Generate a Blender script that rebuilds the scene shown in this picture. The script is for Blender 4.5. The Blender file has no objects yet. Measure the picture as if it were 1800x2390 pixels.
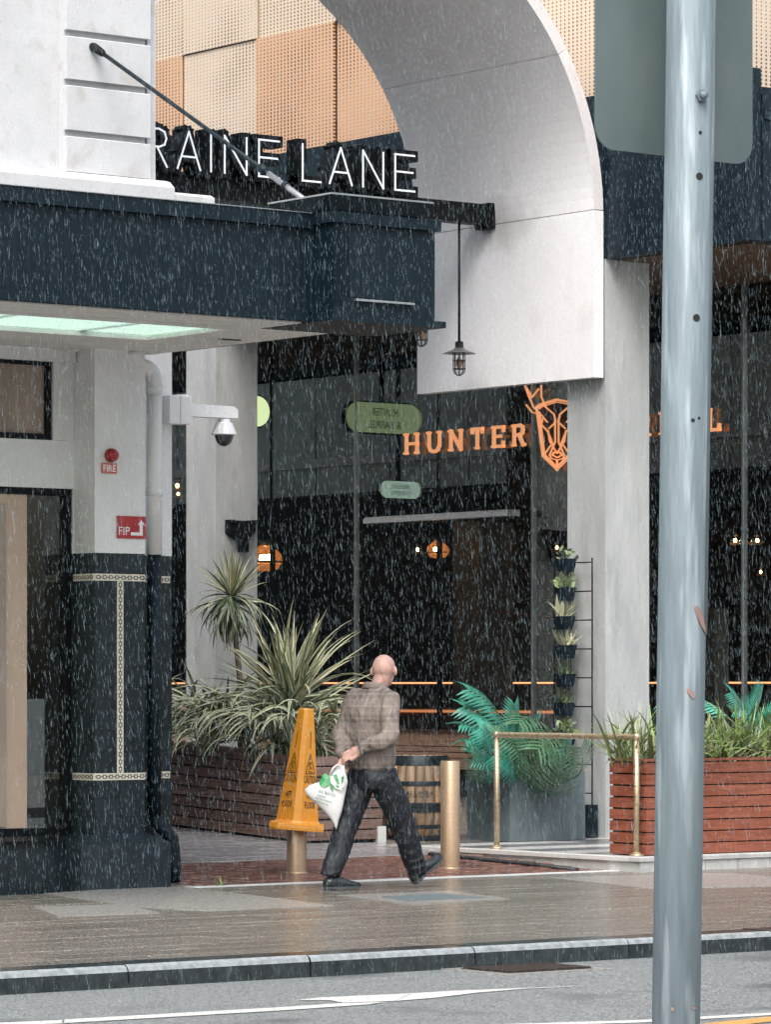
import bpy, bmesh, math, random
from mathutils import Vector, Matrix, Quaternion
R = math.radians
random.seed(7)
scn = bpy.context.scene
COL = scn.collection

# ------------------------------------------------------------------ camera
F = 9000.0; HC = 1.5; TH = R(52.2)          # focal length in photo pixels, eye height, street direction
FW = Vector((math.cos(TH), math.sin(TH), 0)); RT = Vector((math.sin(TH), -math.cos(TH), 0))
cam = bpy.data.cameras.new('camera'); cam_o = bpy.data.objects.new('camera', cam); COL.objects.link(cam_o)
cam.sensor_fit = 'HORIZONTAL'; cam.sensor_width = 36; cam.lens = 36 * F / 1800
cam.shift_y = (1600 - 1195) / 1800; cam.clip_start = 0.5; cam.clip_end = 2000
cam_o.location = (0, 0, HC); cam_o.rotation_euler = (R(90), 0, -R(37.8))
scn.camera = cam_o

# ------------------------------------------------------------------ sky, sun, exposure (overcast, raining)
w = bpy.data.worlds.new('World'); scn.world = w; w.use_nodes = True
nt = w.node_tree; bg = nt.nodes['Background']
sky = nt.nodes.new('ShaderNodeTexSky'); sky.sky_type = 'NISHITA'; sky.sun_disc = False
SUN_EL, SUN_AZ = R(54), R(228)               # azimuth clockwise from +Y
sky.sun_elevation = SUN_EL; sky.sun_rotation = SUN_AZ; sky.dust_density = 6; sky.air_density = 1.5
hs = nt.nodes.new('ShaderNodeHueSaturation'); hs.inputs['Saturation'].default_value = 0.60
nt.links.new(sky.outputs[0], hs.inputs['Color']); nt.links.new(hs.outputs[0], bg.inputs[0])
bg.inputs[1].default_value = 0.13
sun = bpy.data.lights.new('sun', 'SUN'); sun.energy = 1.0; sun.angle = R(40); sun.color = (1, 0.985, 0.96)
sun_o = bpy.data.objects.new('sun', sun); COL.objects.link(sun_o)
sd = Vector((math.sin(SUN_AZ) * math.cos(SUN_EL), math.cos(SUN_AZ) * math.cos(SUN_EL), math.sin(SUN_EL)))
sun_o.rotation_euler = (-sd).to_track_quat('-Z', 'Y').to_euler(); sun_o.location = (0, 0, 30)
vs = scn.view_settings; vs.view_transform = 'Standard'; vs.look = 'None'; vs.gamma = 1; vs.exposure = 1.1
scn.cycles.max_bounces = 10; scn.cycles.transparent_max_bounces = 24; scn.cycles.diffuse_bounces = 4
scn.cycles.glossy_bounces = 4; scn.cycles.caustics_reflective = False; scn.cycles.caustics_refractive = False
scn.cycles.sample_clamp_indirect = 4

# ------------------------------------------------------------------ helpers: photo point -> place
def ray(px, py):
    return FW + RT * ((px - 900) / F) + Vector((0, 0, (1600 - py) / F))
EYE = Vector((0, 0, HC))
def atD(px, py, d): return EYE + ray(px, py) * d
def onZ(px, py, z): k = ray(px, py); return EYE + k * ((z - HC) / k.z)
def onX(px, py, X): k = ray(px, py); return EYE + k * (X / k.x)
def onY(px, py, Y): k = ray(px, py); return EYE + k * (Y / k.y)
def lin(*c): return tuple(((v / 255 + .055) / 1.055) ** 2.4 if v > 10 else v / 255 / 12.92 for v in c)

# ------------------------------------------------------------------ materials
MATS = {}
def nodes(name):
    m = bpy.data.materials.new(name); m.use_nodes = True; MATS[name] = m
    n = m.node_tree.nodes; return m, n, m.node_tree.links, n['Principled BSDF']
def M(name, c1, c2=None, rough=.5, scale=6, detail=5, bump=0, bscale=60, metal=0, spec=.5, stretch=(1, 1, 1),
      rnd=0, rvar=0, contrast=.35, ior=None, bstretch=None, coat=0, third=None, tscale=30, sheen=0):
    """mottled surface: noise between c1 and c2, random tint for each object, noise relief"""
    m, n, l, p = nodes(name)
    tc = n.new('ShaderNodeTexCoord'); mp = n.new('ShaderNodeMapping'); mp.inputs['Scale'].default_value = stretch
    oi = n.new('ShaderNodeObjectInfo')
    ad = n.new('ShaderNodeVectorMath'); ad.operation = 'MULTIPLY_ADD'
    cb = n.new('ShaderNodeCombineXYZ')
    for k in range(3): l.new(oi.outputs['Random'], cb.inputs[k])
    ad.inputs[1].default_value = (17, 23, 31); l.new(cb.outputs[0], ad.inputs[0]); l.new(tc.outputs['Object'], ad.inputs[2])
    l.new(ad.outputs[0], mp.inputs[0])
    no = n.new('ShaderNodeTexNoise'); no.inputs['Scale'].default_value = scale; no.inputs['Detail'].default_value = detail
    no.inputs['Roughness'].default_value = .62
    l.new(mp.outputs[0], no.inputs['Vector'])
    rp = n.new('ShaderNodeValToRGB'); rp.color_ramp.elements[0].position = .5 - contrast / 2; rp.color_ramp.elements[1].position = .5 + contrast / 2
    c2 = c2 or c1
    rp.color_ramp.elements[0].color = (*c1, 1); rp.color_ramp.elements[1].color = (*c2, 1)
    l.new(no.outputs['Fac'], rp.inputs[0]); out = rp.outputs[0]
    if third:
        n3 = n.new('ShaderNodeTexNoise'); n3.inputs['Scale'].default_value = tscale; n3.inputs['Detail'].default_value = 3
        l.new(mp.outputs[0], n3.inputs['Vector'])
        r3 = n.new('ShaderNodeValToRGB'); r3.color_ramp.elements[0].position = .56; r3.color_ramp.elements[1].position = .7
        l.new(n3.outputs['Fac'], r3.inputs[0])
        mx = n.new('ShaderNodeMix'); mx.data_type = 'RGBA'; l.new(r3.outputs[0], mx.inputs[0]); l.new(out, mx.inputs[6])
        mx.inputs[7].default_value = (*third, 1); out = mx.outputs[2]
    if rnd:
        h = n.new('ShaderNodeHueSaturation'); mr = n.new('ShaderNodeMapRange'); mr.inputs[3].default_value = 1 - rnd; mr.inputs[4].default_value = 1 + rnd
        l.new(oi.outputs['Random'], mr.inputs[0]); l.new(mr.outputs[0], h.inputs['Value']); l.new(out, h.inputs['Color']); out = h.outputs[0]
    l.new(out, p.inputs['Base Color'])
    p.inputs['Roughness'].default_value = rough; p.inputs['Metallic'].default_value = metal
    p.inputs['Specular IOR Level'].default_value = spec
    if ior: p.inputs['IOR'].default_value = ior
    if coat: p.inputs['Coat Weight'].default_value = coat; p.inputs['Coat Roughness'].default_value = .12
    if sheen: p.inputs['Sheen Weight'].default_value = sheen
    if rvar:
        mr2 = n.new('ShaderNodeMapRange'); mr2.inputs[3].default_value = max(.02, rough - rvar); mr2.inputs[4].default_value = rough + rvar
        mr2.inputs[1].default_value = .3; mr2.inputs[2].default_value = .7
        l.new(no.outputs['Fac'], mr2.inputs[0]); l.new(mr2.outputs[0], p.inputs['Roughness'])
    if bump:
        nb = n.new('ShaderNodeTexNoise'); nb.inputs['Scale'].default_value = bscale; nb.inputs['Detail'].default_value = 4
        if bstretch:
            mb = n.new('ShaderNodeMapping'); mb.inputs['Scale'].default_value = bstretch; l.new(ad.outputs[0], mb.inputs[0]); l.new(mb.outputs[0], nb.inputs['Vector'])
        else: l.new(mp.outputs[0], nb.inputs['Vector'])
        b = n.new('ShaderNodeBump'); b.inputs['Strength'].default_value = bump; b.inputs['Distance'].default_value = .01
        l.new(nb.outputs['Fac'], b.inputs['Height']); l.new(b.outputs[0], p.inputs['Normal'])
    return m
def EM(name, c, s):
    m, n, l, p = nodes(name); p.inputs['Base Color'].default_value = (*c, 1)
    p.inputs['Emission Color'].default_value = (*c, 1); p.inputs['Emission Strength'].default_value = s; return m

M('white_render', (.50, .515, .54), (.56, .575, .60), rough=.6, scale=3, bump=.12, bscale=45, third=(.44, .44, .44), tscale=5)
M('white_paint', (.68, .69, .69), (.78, .79, .80), rough=.45, scale=2.2, bump=.5, bscale=14, stretch=(1, 1, .5))
M('pvc_white', (.70, .70, .69), (.77, .77, .77), rough=.32, scale=4, bump=.05)
M('cctv_white', (.75, .77, .79), rough=.28)
M('soffit_paint', (.62, .61, .60), (.82, .81, .80), rough=.7, scale=5, stretch=(.6, 6, 1), bump=.6, bscale=20, bstretch=(.6, 8, 1))
M('navy_paint', (.002, .008, .014), (.004, .014, .022), spec=.25, rough=.45, scale=8, stretch=(3, 3, .4), bump=.3, bscale=30, bstretch=(6, 6, .6))
M('navy_clad', (.004, .010, .017), (.008, .018, .027), spec=.25, rough=.4, scale=3, stretch=(2, 2, .4), bump=.2, bscale=20)
M('black_metal', (.003, .004, .006), (.006, .008, .010), spec=.15, rough=.45, scale=20)
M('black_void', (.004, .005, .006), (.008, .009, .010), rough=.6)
M('zinc_edge', (.35, .38, .40), (.5, .52, .54), rough=.35, metal=.8, scale=9)
M('galv', (.105, .14, .16), (.19, .245, .275), rough=.6, metal=.15, scale=13, stretch=(4.5, 4.5, .45), bump=.25, bscale=25, bstretch=(4, 4, .5), third=(.27, .325, .36), tscale=9, contrast=.6)
M('sign_back', (.075, .11, .115), (.115, .15, .155), rough=.5, metal=.1, scale=5, stretch=(1, 1, .5), third=(.15, .16, .155), tscale=4)
M('arch_concrete', (.76, .76, .79), (.84, .84, .87), rough=.62, scale=1.6, stretch=(1, 1, .55), bump=.22, bscale=13, third=(.735, .73, .745), tscale=3.2)
M('arch_edge', (.62, .60, .61), (.70, .68, .70), rough=.6, scale=3, bump=.3)
M('column_concrete', (.34, .36, .37), (.45, .47, .475), rough=.55, scale=3.2, stretch=(1.6, 1.6, .35), bump=.35, bscale=24, third=(.325, .34, .345), tscale=5)
M('dark_tile', (.011, .018, .024), (.022, .033, .041), spec=.35, rough=.22, scale=9, stretch=(2, 2, .5), bump=.25, bscale=26, bstretch=(3, 3, .6), rnd=.18)
M('kerb_highlight', (.16, .18, .19), (.30, .33, .345), rough=.25, scale=20)  # lighter colour paints the water highlight along the kerb's top edge
M('grout', (.03, .04, .045), rough=.8)
M('cream_tile', (.62, .58, .48), (.72, .68, .58), rough=.25, scale=30, rnd=.05)
M('link_dark', (.02, .02, .022), rough=.3)
M('brass', (.42, .295, .19), (.47, .34, .225), rough=.36, metal=.5, scale=3, stretch=(1, 1, 1), bump=.05, bscale=60, third=(.52, .41, .30), tscale=60)
M('brass_rail', (.46, .36, .22), (.62, .52, .36), rough=.4, metal=.7, scale=30, third=(.2, .15, .1), tscale=40)
M('timber_dark', (.11, .066, .054), (.23, .155, .13), rough=.42, scale=5, stretch=(.5, .5, 9), bump=.4, bscale=18, bstretch=(1, 1, 12), rnd=.2, third=(.25, .20, .175), tscale=3)
M('timber_red', (.17, .046, .025), (.29, .092, .048), rough=.45, scale=6, stretch=(.7, .7, 6), bump=.4, bscale=20, bstretch=(1, 1, 10), rnd=.14)
M('timber_brown', (.24, .14, .095), (.40, .245, .17), rough=.5, scale=6, stretch=(.7, .7, 8), bump=.3, bscale=18, bstretch=(1, 1, 10), rnd=.14)
M('barrel_oak', (.16, .11, .07), (.30, .22, .15), rough=.5, scale=7, stretch=(3, 3, .5), bump=.4, bscale=18, bstretch=(4, 4, .4), rnd=.22, third=(.36, .19, .08), tscale=3)
M('barrel_hoop', (.012, .018, .022), (.03, .042, .05), rough=.35, metal=.5, scale=16)
M('planter_grey', (.085, .115, .13), (.13, .165, .18), rough=.45, scale=5, stretch=(2, 2, .5), bump=.3, bscale=40)
M('soil', (.02, .014, .01), (.05, .035, .025), rough=.9, scale=30, bump=1)
M('asphalt', (.055, .064, .068), (.33, .35, .355), rough=.36, rvar=.14, scale=70, detail=6, bump=1, bscale=110, contrast=.3, third=(.10, .112, .118), tscale=1.1)
M('slab_brown', (.080, .072, .062), (.185, .168, .147), rough=.20, rvar=.10, scale=55, detail=3, bump=.5, bscale=60, rnd=.13, contrast=.45, third=(.36, .34, .31), tscale=62)
M('slab_pale', (.14, .138, .132), (.36, .355, .34), rough=.25, scale=70, detail=3, bump=.4, bscale=80, rnd=.06, contrast=.4)
M('slab_joint', (.10, .09, .08), (.30, .28, .25), rough=.25, scale=8)
M('kerb_stone', (.012, .018, .022), (.034, .043, .048), rough=.17, scale=14, stretch=(1, 1, .6), bump=.3, bscale=40, rnd=.1)
M('strip_white', (.62, .64, .66), (.76, .78, .80), rough=.3, scale=20, bump=.2)
M('brick_paver', (.10, .043, .034), (.20, .095, .075), rough=.2, rvar=.1, scale=14, bump=.5, bscale=40, rnd=.22, third=(.26, .16, .13), tscale=24)
M('brick_bed', (.20, .16, .14), (.34, .28, .25), rough=.35, scale=20)
M('path_stone', (.25, .245, .25), (.34, .335, .345), rough=.2, rvar=.06, scale=16, bump=.4, bscale=40, rnd=.12)
M('terrace_white', (.50, .50, .50), (.60, .60, .60), rough=.25, scale=14, rnd=.05)
M('terrace_grey', (.13, .135, .14), (.19, .19, .195), rough=.25, scale=14, rnd=.05)
M('terrace_stone', (.36, .37, .37), (.50, .50, .50), rough=.5, scale=10, bump=.4, rnd=.07)
M('road_white', (.46, .47, .46), (.66, .67, .66), rough=.35, scale=50, bump=.5, bscale=90)
M('road_yellow', (.50, .25, .06), (.62, .36, .12), rough=.35, scale=50, bump=.5, bscale=90)
M('grate_iron', (.035, .025, .02), (.08, .055, .045), rough=.4, metal=.4, scale=30)
M('rubber', (.012, .014, .015), (.03, .034, .036), rough=.45, scale=40, bump=.8, bscale=60)
EM('orange_letter', (.74, .32, .14), .42)
M('cone_yellow', (.70, .28, .02), (.76, .33, .035), rough=.36, scale=5, bump=.06)
M('print_black', (.03, .022, .015), rough=.5)
M('sign_red', (.36, .02, .025), (.42, .028, .032), rough=.35, scale=14)
M('sign_orange', (.55, .09, .05), rough=.4)
M('sign_white', (.8, .8, .8), rough=.4)
M('alarm_red', (.30, .012, .018), (.36, .02, .025), rough=.25)
M('dome_smoke', (.02, .024, .028), (.05, .06, .065), rough=.06, scale=20)
M('tan_panel', (.46, .34, .26), (.54, .41, .32), rough=.55, scale=2, stretch=(1, 1, .4))
M('taupe_blind', (.28, .225, .185), (.36, .295, .25), rough=.6, scale=3, stretch=(3, 3, .5))
M('cladding_grey', (.42, .46, .44), (.52, .56, .54), rough=.5, scale=2, rnd=.08)
M('cladding_white', (.58, .60, .59), rough=.5)
M('leaf_green', (.085, .12, .055), (.16, .21, .11), rough=.38, scale=9, rnd=.3, stretch=(1, 1, .3))
M('leaf_cream', (.42, .43, .29), (.60, .60, .44), rough=.4, scale=9, rnd=.2)
M('leaf_pale', (.42, .38, .23), (.58, .54, .36), rough=.4, scale=9, rnd=.2)
M('leaf_dark', (.028, .048, .022), (.06, .09, .04), rough=.4, scale=9, rnd=.3)
M('leaf_dead', (.14, .10, .065), (.2, .15, .1), rough=.6, scale=9, rnd=.3)
M('palm_teal', (.02, .17, .12), (.08, .36, .27), rough=.33, scale=5, rnd=.3)
M('palm_green', (.05, .15, .075), (.12, .25, .13), rough=.35, scale=5, rnd=.3)
M('grass_green', (.11, .18, .045), (.24, .31, .10), rough=.38, scale=7, rnd=.4)
M('succulent', (.13, .19, .09), (.24, .30, .15), rough=.45, scale=14, rnd=.35)
M('bark', (.12, .09, .07), (.22, .17, .14), rough=.8, scale=14, stretch=(1, 1, 4), bump=1)
M('skin', (.54, .32, .27), (.64, .41, .35), rough=.42, scale=22, bump=.12, bscale=60, contrast=.5, third=(.46, .235, .19), tscale=14)
M('trouser', (.0035, .0055, .011), (.008, .012, .020), rough=.62, scale=10, stretch=(2, 2, .6), bump=.9, bscale=9, bstretch=(2.5, 2.5, 1))
M('shoe_leather', (.010, .014, .018), (.03, .038, .044), rough=.22, scale=16, bump=.15)
M('scuff_red', (.34, .17, .14), (.20, .17, .165), rough=.5, scale=60)
M('shoe_sole', (.05, .06, .065), rough=.6)
M('denim', (.06, .09, .12), (.11, .15, .19), rough=.7, scale=30)
M('bag_plastic', (.66, .67, .68), (.74, .75, .76), rough=.4, scale=3, bump=.5, bscale=9, bstretch=(2, 2, .8))
M('print_green', (.015, .21, .055), (.03, .30, .09), rough=.4, scale=25)
M('print_grey', (.10, .22, .17), rough=.5)
M('enamel_shade', (.05, .055, .055), (.10, .105, .10), rough=.3)
M('leather_orange', (.30, .10, .035), (.42, .16, .06), rough=.5, scale=8)
M('bottle_glass', (.05, .05, .03), (.16, .10, .05), rough=.12, rnd=.7, scale=3)
M('shelf_wood', (.06, .035, .02), (.10, .06, .035), rough=.5)
M('concrete_int', (.16, .15, .13), (.22, .2, .18), rough=.7, scale=4)
M('teal_paint', (.02, .09, .11), (.03, .12, .14), rough=.5)
EM('neon_glow', (.74, .78, .84), .25)  # sign tubes given a faint glow of their own
EM('sign_lit', (.56, .68, .36), .55)
EM('sign_lit_white', (.55, .74, .62), .6)
EM('bulb_warm', (1, .56, .22), 22)
EM('bulb_soft', (1, .5, .2), 6)
EM('led_warm', (1, .40, .17), 1.5)
def jar_glow():
    m, n, l, p = nodes('jar_glow'); out = n['Material Output']; p.inputs['Base Color'].default_value = (.6, .25, .08, 1); p.inputs['Emission Color'].default_value = (1, .38, .1, 1); p.inputs['Emission Strength'].default_value = .8
    tr = n.new('ShaderNodeBsdfTransparent'); mx = n.new('ShaderNodeMixShader'); mx.inputs[0].default_value = .13; l.new(tr.outputs[0], mx.inputs[1]); l.new(p.outputs[0], mx.inputs[2]); l.new(mx.outputs[0], out.inputs[0])
jar_glow()
EM('shelf_glow', (1, .5, .2), .22)
EM('bench_glow', (1, .36, .14), .45)

def glass(name, tint, ior, trans_only=1.0, rough=.0, refl=1.7):
    m, n, l, p = nodes(name); n.remove(p); out = n['Material Output']
    tr = n.new('ShaderNodeBsdfTransparent'); tr.inputs[0].default_value = (*tint, 1)
    gl = n.new('ShaderNodeBsdfGlossy'); gl.inputs['Roughness'].default_value = rough; gl.inputs[0].default_value = (.95, 1, .98, 1)
    def mth(op, a, b):
        q = n.new('ShaderNodeMath'); q.operation = op; q.use_clamp = True
        for i, v in enumerate((a, b)):
            if isinstance(v, (int, float)): q.inputs[i].default_value = v
            elif v is not None: l.new(v, q.inputs[i])
        return q.outputs[0]
    ge = n.new('ShaderNodeNewGeometry'); dt = n.new('ShaderNodeVectorMath'); dt.operation = 'DOT_PRODUCT'
    l.new(ge.outputs['Incoming'], dt.inputs[0]); l.new(ge.outputs['Normal'], dt.inputs[1])
    ab = n.new('ShaderNodeMath'); ab.operation = 'ABSOLUTE'; l.new(dt.outputs['Value'], ab.inputs[0])
    r0 = ((ior - 1) / (ior + 1)) ** 2
    fr_ = mth('ADD', mth('MULTIPLY', mth('POWER', mth('SUBTRACT', 1.0, ab.outputs[0]), 5.0), 1 - r0), r0)
    mx = n.new('ShaderNodeMixShader'); l.new(mth('MULTIPLY', fr_, refl), mx.inputs[0])
    l.new(tr.outputs[0], mx.inputs[1]); l.new(gl.outputs[0], mx.inputs[2]); l.new(mx.outputs[0], out.inputs[0]); return m
glass('shop_glass', (.80, .82, .81), 1.5, refl=2.4)
glass('jar_glass', (.95, .96, .96), 1.45, refl=1.0)
def skylight_mat():
    m, n, l, p = nodes('skylight_glass'); n.remove(p); out = n['Material Output']
    tl = n.new('ShaderNodeBsdfTranslucent'); tl.inputs[0].default_value = (.62, .75, .69, 1)
    gl = n.new('ShaderNodeBsdfGlossy'); gl.inputs['Roughness'].default_value = .05
    fr = n.new('ShaderNodeFresnel'); mx = n.new('ShaderNodeMixShader'); l.new(fr.outputs[0], mx.inputs[0])
    tr = n.new('ShaderNodeBsdfTransparent'); tr.inputs[0].default_value = (.79, .92, .86, 1); m3 = n.new('ShaderNodeMixShader'); m3.inputs[0].default_value = .55
    l.new(tr.outputs[0], m3.inputs[1]); l.new(tl.outputs[0], m3.inputs[2])
    l.new(m3.outputs[0], mx.inputs[1]); l.new(gl.outputs[0], mx.inputs[2]); mx.inputs[0].default_value = .08
    for k in list(m.node_tree.links):
        if k.to_node == mx and k.to_socket == mx.inputs[0]: m.node_tree.links.remove(k)
    l.new(mx.outputs[0], out.inputs[0])
skylight_mat()
def rain_mat():
    m, n, l, p = nodes('rain_water'); n.remove(p); out = n['Material Output']
    tr = n.new('ShaderNodeBsdfTransparent'); tl = n.new('ShaderNodeBsdfTranslucent'); df = n.new('ShaderNodeBsdfDiffuse')
    tl.inputs[0].default_value = (.50, .66, .74, 1); df.inputs[0].default_value = (.50, .66, .74, 1)
    m1 = n.new('ShaderNodeMixShader'); m1.inputs[0].default_value = .5; l.new(tl.outputs[0], m1.inputs[1]); l.new(df.outputs[0], m1.inputs[2])
    m2 = n.new('ShaderNodeMixShader'); m2.inputs[0].default_value = .125; l.new(tr.outputs[0], m2.inputs[1]); l.new(m1.outputs[0], m2.inputs[2])
    l.new(m2.outputs[0], out.inputs[0])
rain_mat()
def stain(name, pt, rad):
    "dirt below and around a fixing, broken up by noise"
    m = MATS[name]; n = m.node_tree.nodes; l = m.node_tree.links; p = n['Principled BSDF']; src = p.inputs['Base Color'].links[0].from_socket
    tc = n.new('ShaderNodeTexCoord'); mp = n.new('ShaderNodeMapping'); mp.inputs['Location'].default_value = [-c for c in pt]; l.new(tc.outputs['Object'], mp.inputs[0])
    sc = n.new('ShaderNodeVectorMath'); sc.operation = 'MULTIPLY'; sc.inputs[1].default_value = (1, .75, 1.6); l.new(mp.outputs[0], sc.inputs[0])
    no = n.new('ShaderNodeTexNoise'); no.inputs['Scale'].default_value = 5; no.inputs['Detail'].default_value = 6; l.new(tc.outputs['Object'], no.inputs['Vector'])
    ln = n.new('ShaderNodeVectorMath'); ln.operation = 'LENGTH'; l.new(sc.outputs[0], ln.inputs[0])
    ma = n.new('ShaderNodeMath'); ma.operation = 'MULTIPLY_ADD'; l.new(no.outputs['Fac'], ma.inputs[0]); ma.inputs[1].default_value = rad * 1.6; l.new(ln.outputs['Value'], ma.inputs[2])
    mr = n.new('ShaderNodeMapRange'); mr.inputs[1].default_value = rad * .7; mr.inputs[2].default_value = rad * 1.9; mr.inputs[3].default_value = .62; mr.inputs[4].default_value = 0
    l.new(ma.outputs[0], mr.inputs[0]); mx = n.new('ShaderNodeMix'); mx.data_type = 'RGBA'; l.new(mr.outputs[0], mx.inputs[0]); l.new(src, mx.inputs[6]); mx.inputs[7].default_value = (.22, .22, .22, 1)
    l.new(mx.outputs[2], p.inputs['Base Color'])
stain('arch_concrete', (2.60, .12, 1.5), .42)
def gold_mat(name, c1, c2, axis):
    """perforated sheet: punched holes on a square grid whose size drifts across the panel"""
    m, n, l, p = nodes(name)
    tc = n.new('ShaderNodeTexCoord'); sp = n.new('ShaderNodeSeparateXYZ'); l.new(tc.outputs['Object'], sp.inputs[0])
    def math_(op, a, b=None):
        q = n.new('ShaderNodeMath'); q.operation = op
        for i, v in enumerate((a, b)):
            if v is None: continue
            if isinstance(v, (int, float)): q.inputs[i].default_value = v
            else: l.new(v, q.inputs[i])
        return q.outputs[0]
    u = sp.outputs[axis]; v = sp.outputs['Z']
    def cell(c, pitch):
        f = math_('FRACT', math_('DIVIDE', c, pitch)); return math_('MULTIPLY', math_('SUBTRACT', f, .5), pitch)
    cu, cv = cell(u, .0587), cell(v, .0364)
    dist = math_('SQRT', math_('ADD', math_('POWER', cu, 2), math_('POWER', cv, 2)))
    oi = n.new('ShaderNodeObjectInfo')
    no = n.new('ShaderNodeTexNoise'); no.inputs['Scale'].default_value = .9; no.noise_dimensions = '4D'
    l.new(tc.outputs['Object'], no.inputs['Vector']); l.new(math_('MULTIPLY', oi.outputs['Random'], 40), no.inputs['W'])
    mr = n.new('ShaderNodeMapRange'); mr.inputs[1].default_value = .35; mr.inputs[2].default_value = .65; mr.inputs[3].default_value = .0060; mr.inputs[4].default_value = .0135
    l.new(no.outputs['Fac'], mr.inputs[0])
    hole = math_('LESS_THAN', dist, mr.outputs[0])
    n2 = n.new('ShaderNodeTexNoise'); n2.inputs['Scale'].default_value = 3; l.new(tc.outputs['Object'], n2.inputs['Vector'])
    rp = n.new('ShaderNodeValToRGB'); rp.color_ramp.elements[0].color = (*c1, 1); rp.color_ramp.elements[1].color = (*c2, 1)
    l.new(n2.outputs['Fac'], rp.inputs[0])
    mx = n.new('ShaderNodeMix'); mx.data_type = 'RGBA'; l.new(hole, mx.inputs[0]); l.new(rp.outputs[0], mx.inputs[6]); mx.inputs[7].default_value = (.10, .05, .025, 1)
    l.new(mx.outputs[2], p.inputs['Base Color']); p.inputs['Roughness'].default_value = .5
for ax in ('Y', 'X'):
    gold_mat('gold_pale_' + ax, (.56, .46, .36), (.61, .51, .41), ax)
    gold_mat('gold_orange_' + ax, (.54, .335, .21), (.59, .375, .245), ax)
def plaid_mat():
    m, n, l, p = nodes('shirt_plaid')
    tc = n.new('ShaderNodeTexCoord'); sp = n.new('ShaderNodeSeparateXYZ'); l.new(tc.outputs['Object'], sp.inputs[0])
    def stripe(c, pitch, width):
        q = n.new('ShaderNodeMath'); q.operation = 'PINGPONG'; q.inputs[1].default_value = pitch; l.new(c, q.inputs[0])
        g = n.new('ShaderNodeMath'); g.operation = 'LESS_THAN'; g.inputs[1].default_value = width; l.new(q.outputs[0], g.inputs[0]); return g.outputs[0]
    s1 = stripe(sp.outputs['Z'], .045, .005); s2 = stripe(sp.outputs['Y'], .045, .005)
    s3 = stripe(sp.outputs['Z'], .09, .03); s4 = stripe(sp.outputs['Y'], .09, .03)
    def add(a, b, k):
        q = n.new('ShaderNodeMath'); q.operation = 'MULTIPLY_ADD'; l.new(a, q.inputs[0]); q.inputs[1].default_value = k
        if isinstance(b, (int, float)): q.inputs[2].default_value = b
        else: l.new(b, q.inputs[2])
        return q.outputs[0]
    t = add(s1, 0.22, .15); t = add(s2, t, .13); t = add(s3, t, -.14); t = add(s4, t, -.10)
    no = n.new('ShaderNodeTexNoise'); no.inputs['Scale'].default_value = 30; l.new(tc.outputs['Object'], no.inputs['Vector'])
    t = add(no.outputs['Fac'], t, .35)
    rp = n.new('ShaderNodeValToRGB'); e = rp.color_ramp.elements; e[0].color = (.085, .068, .062, 1); e[1].color = (.46, .39, .35, 1)
    l.new(t, rp.inputs[0]); l.new(rp.outputs[0], p.inputs['Base Color']); p.inputs['Roughness'].default_value = .8
    nb = n.new('ShaderNodeTexNoise'); nb.inputs['Scale'].default_value = 9; nb.inputs['Detail'].default_value = 5
    mp = n.new('ShaderNodeMapping'); mp.inputs['Scale'].default_value = (2, 2, .9); l.new(tc.outputs['Object'], mp.inputs[0]); l.new(mp.outputs[0], nb.inputs['Vector'])
    b = n.new('ShaderNodeBump'); b.inputs['Strength'].default_value = .9; b.inputs['Distance'].default_value = .02; l.new(nb.outputs['Fac'], b.inputs['Height']); l.new(b.outputs[0], p.inputs['Normal'])
plaid_mat()

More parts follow.
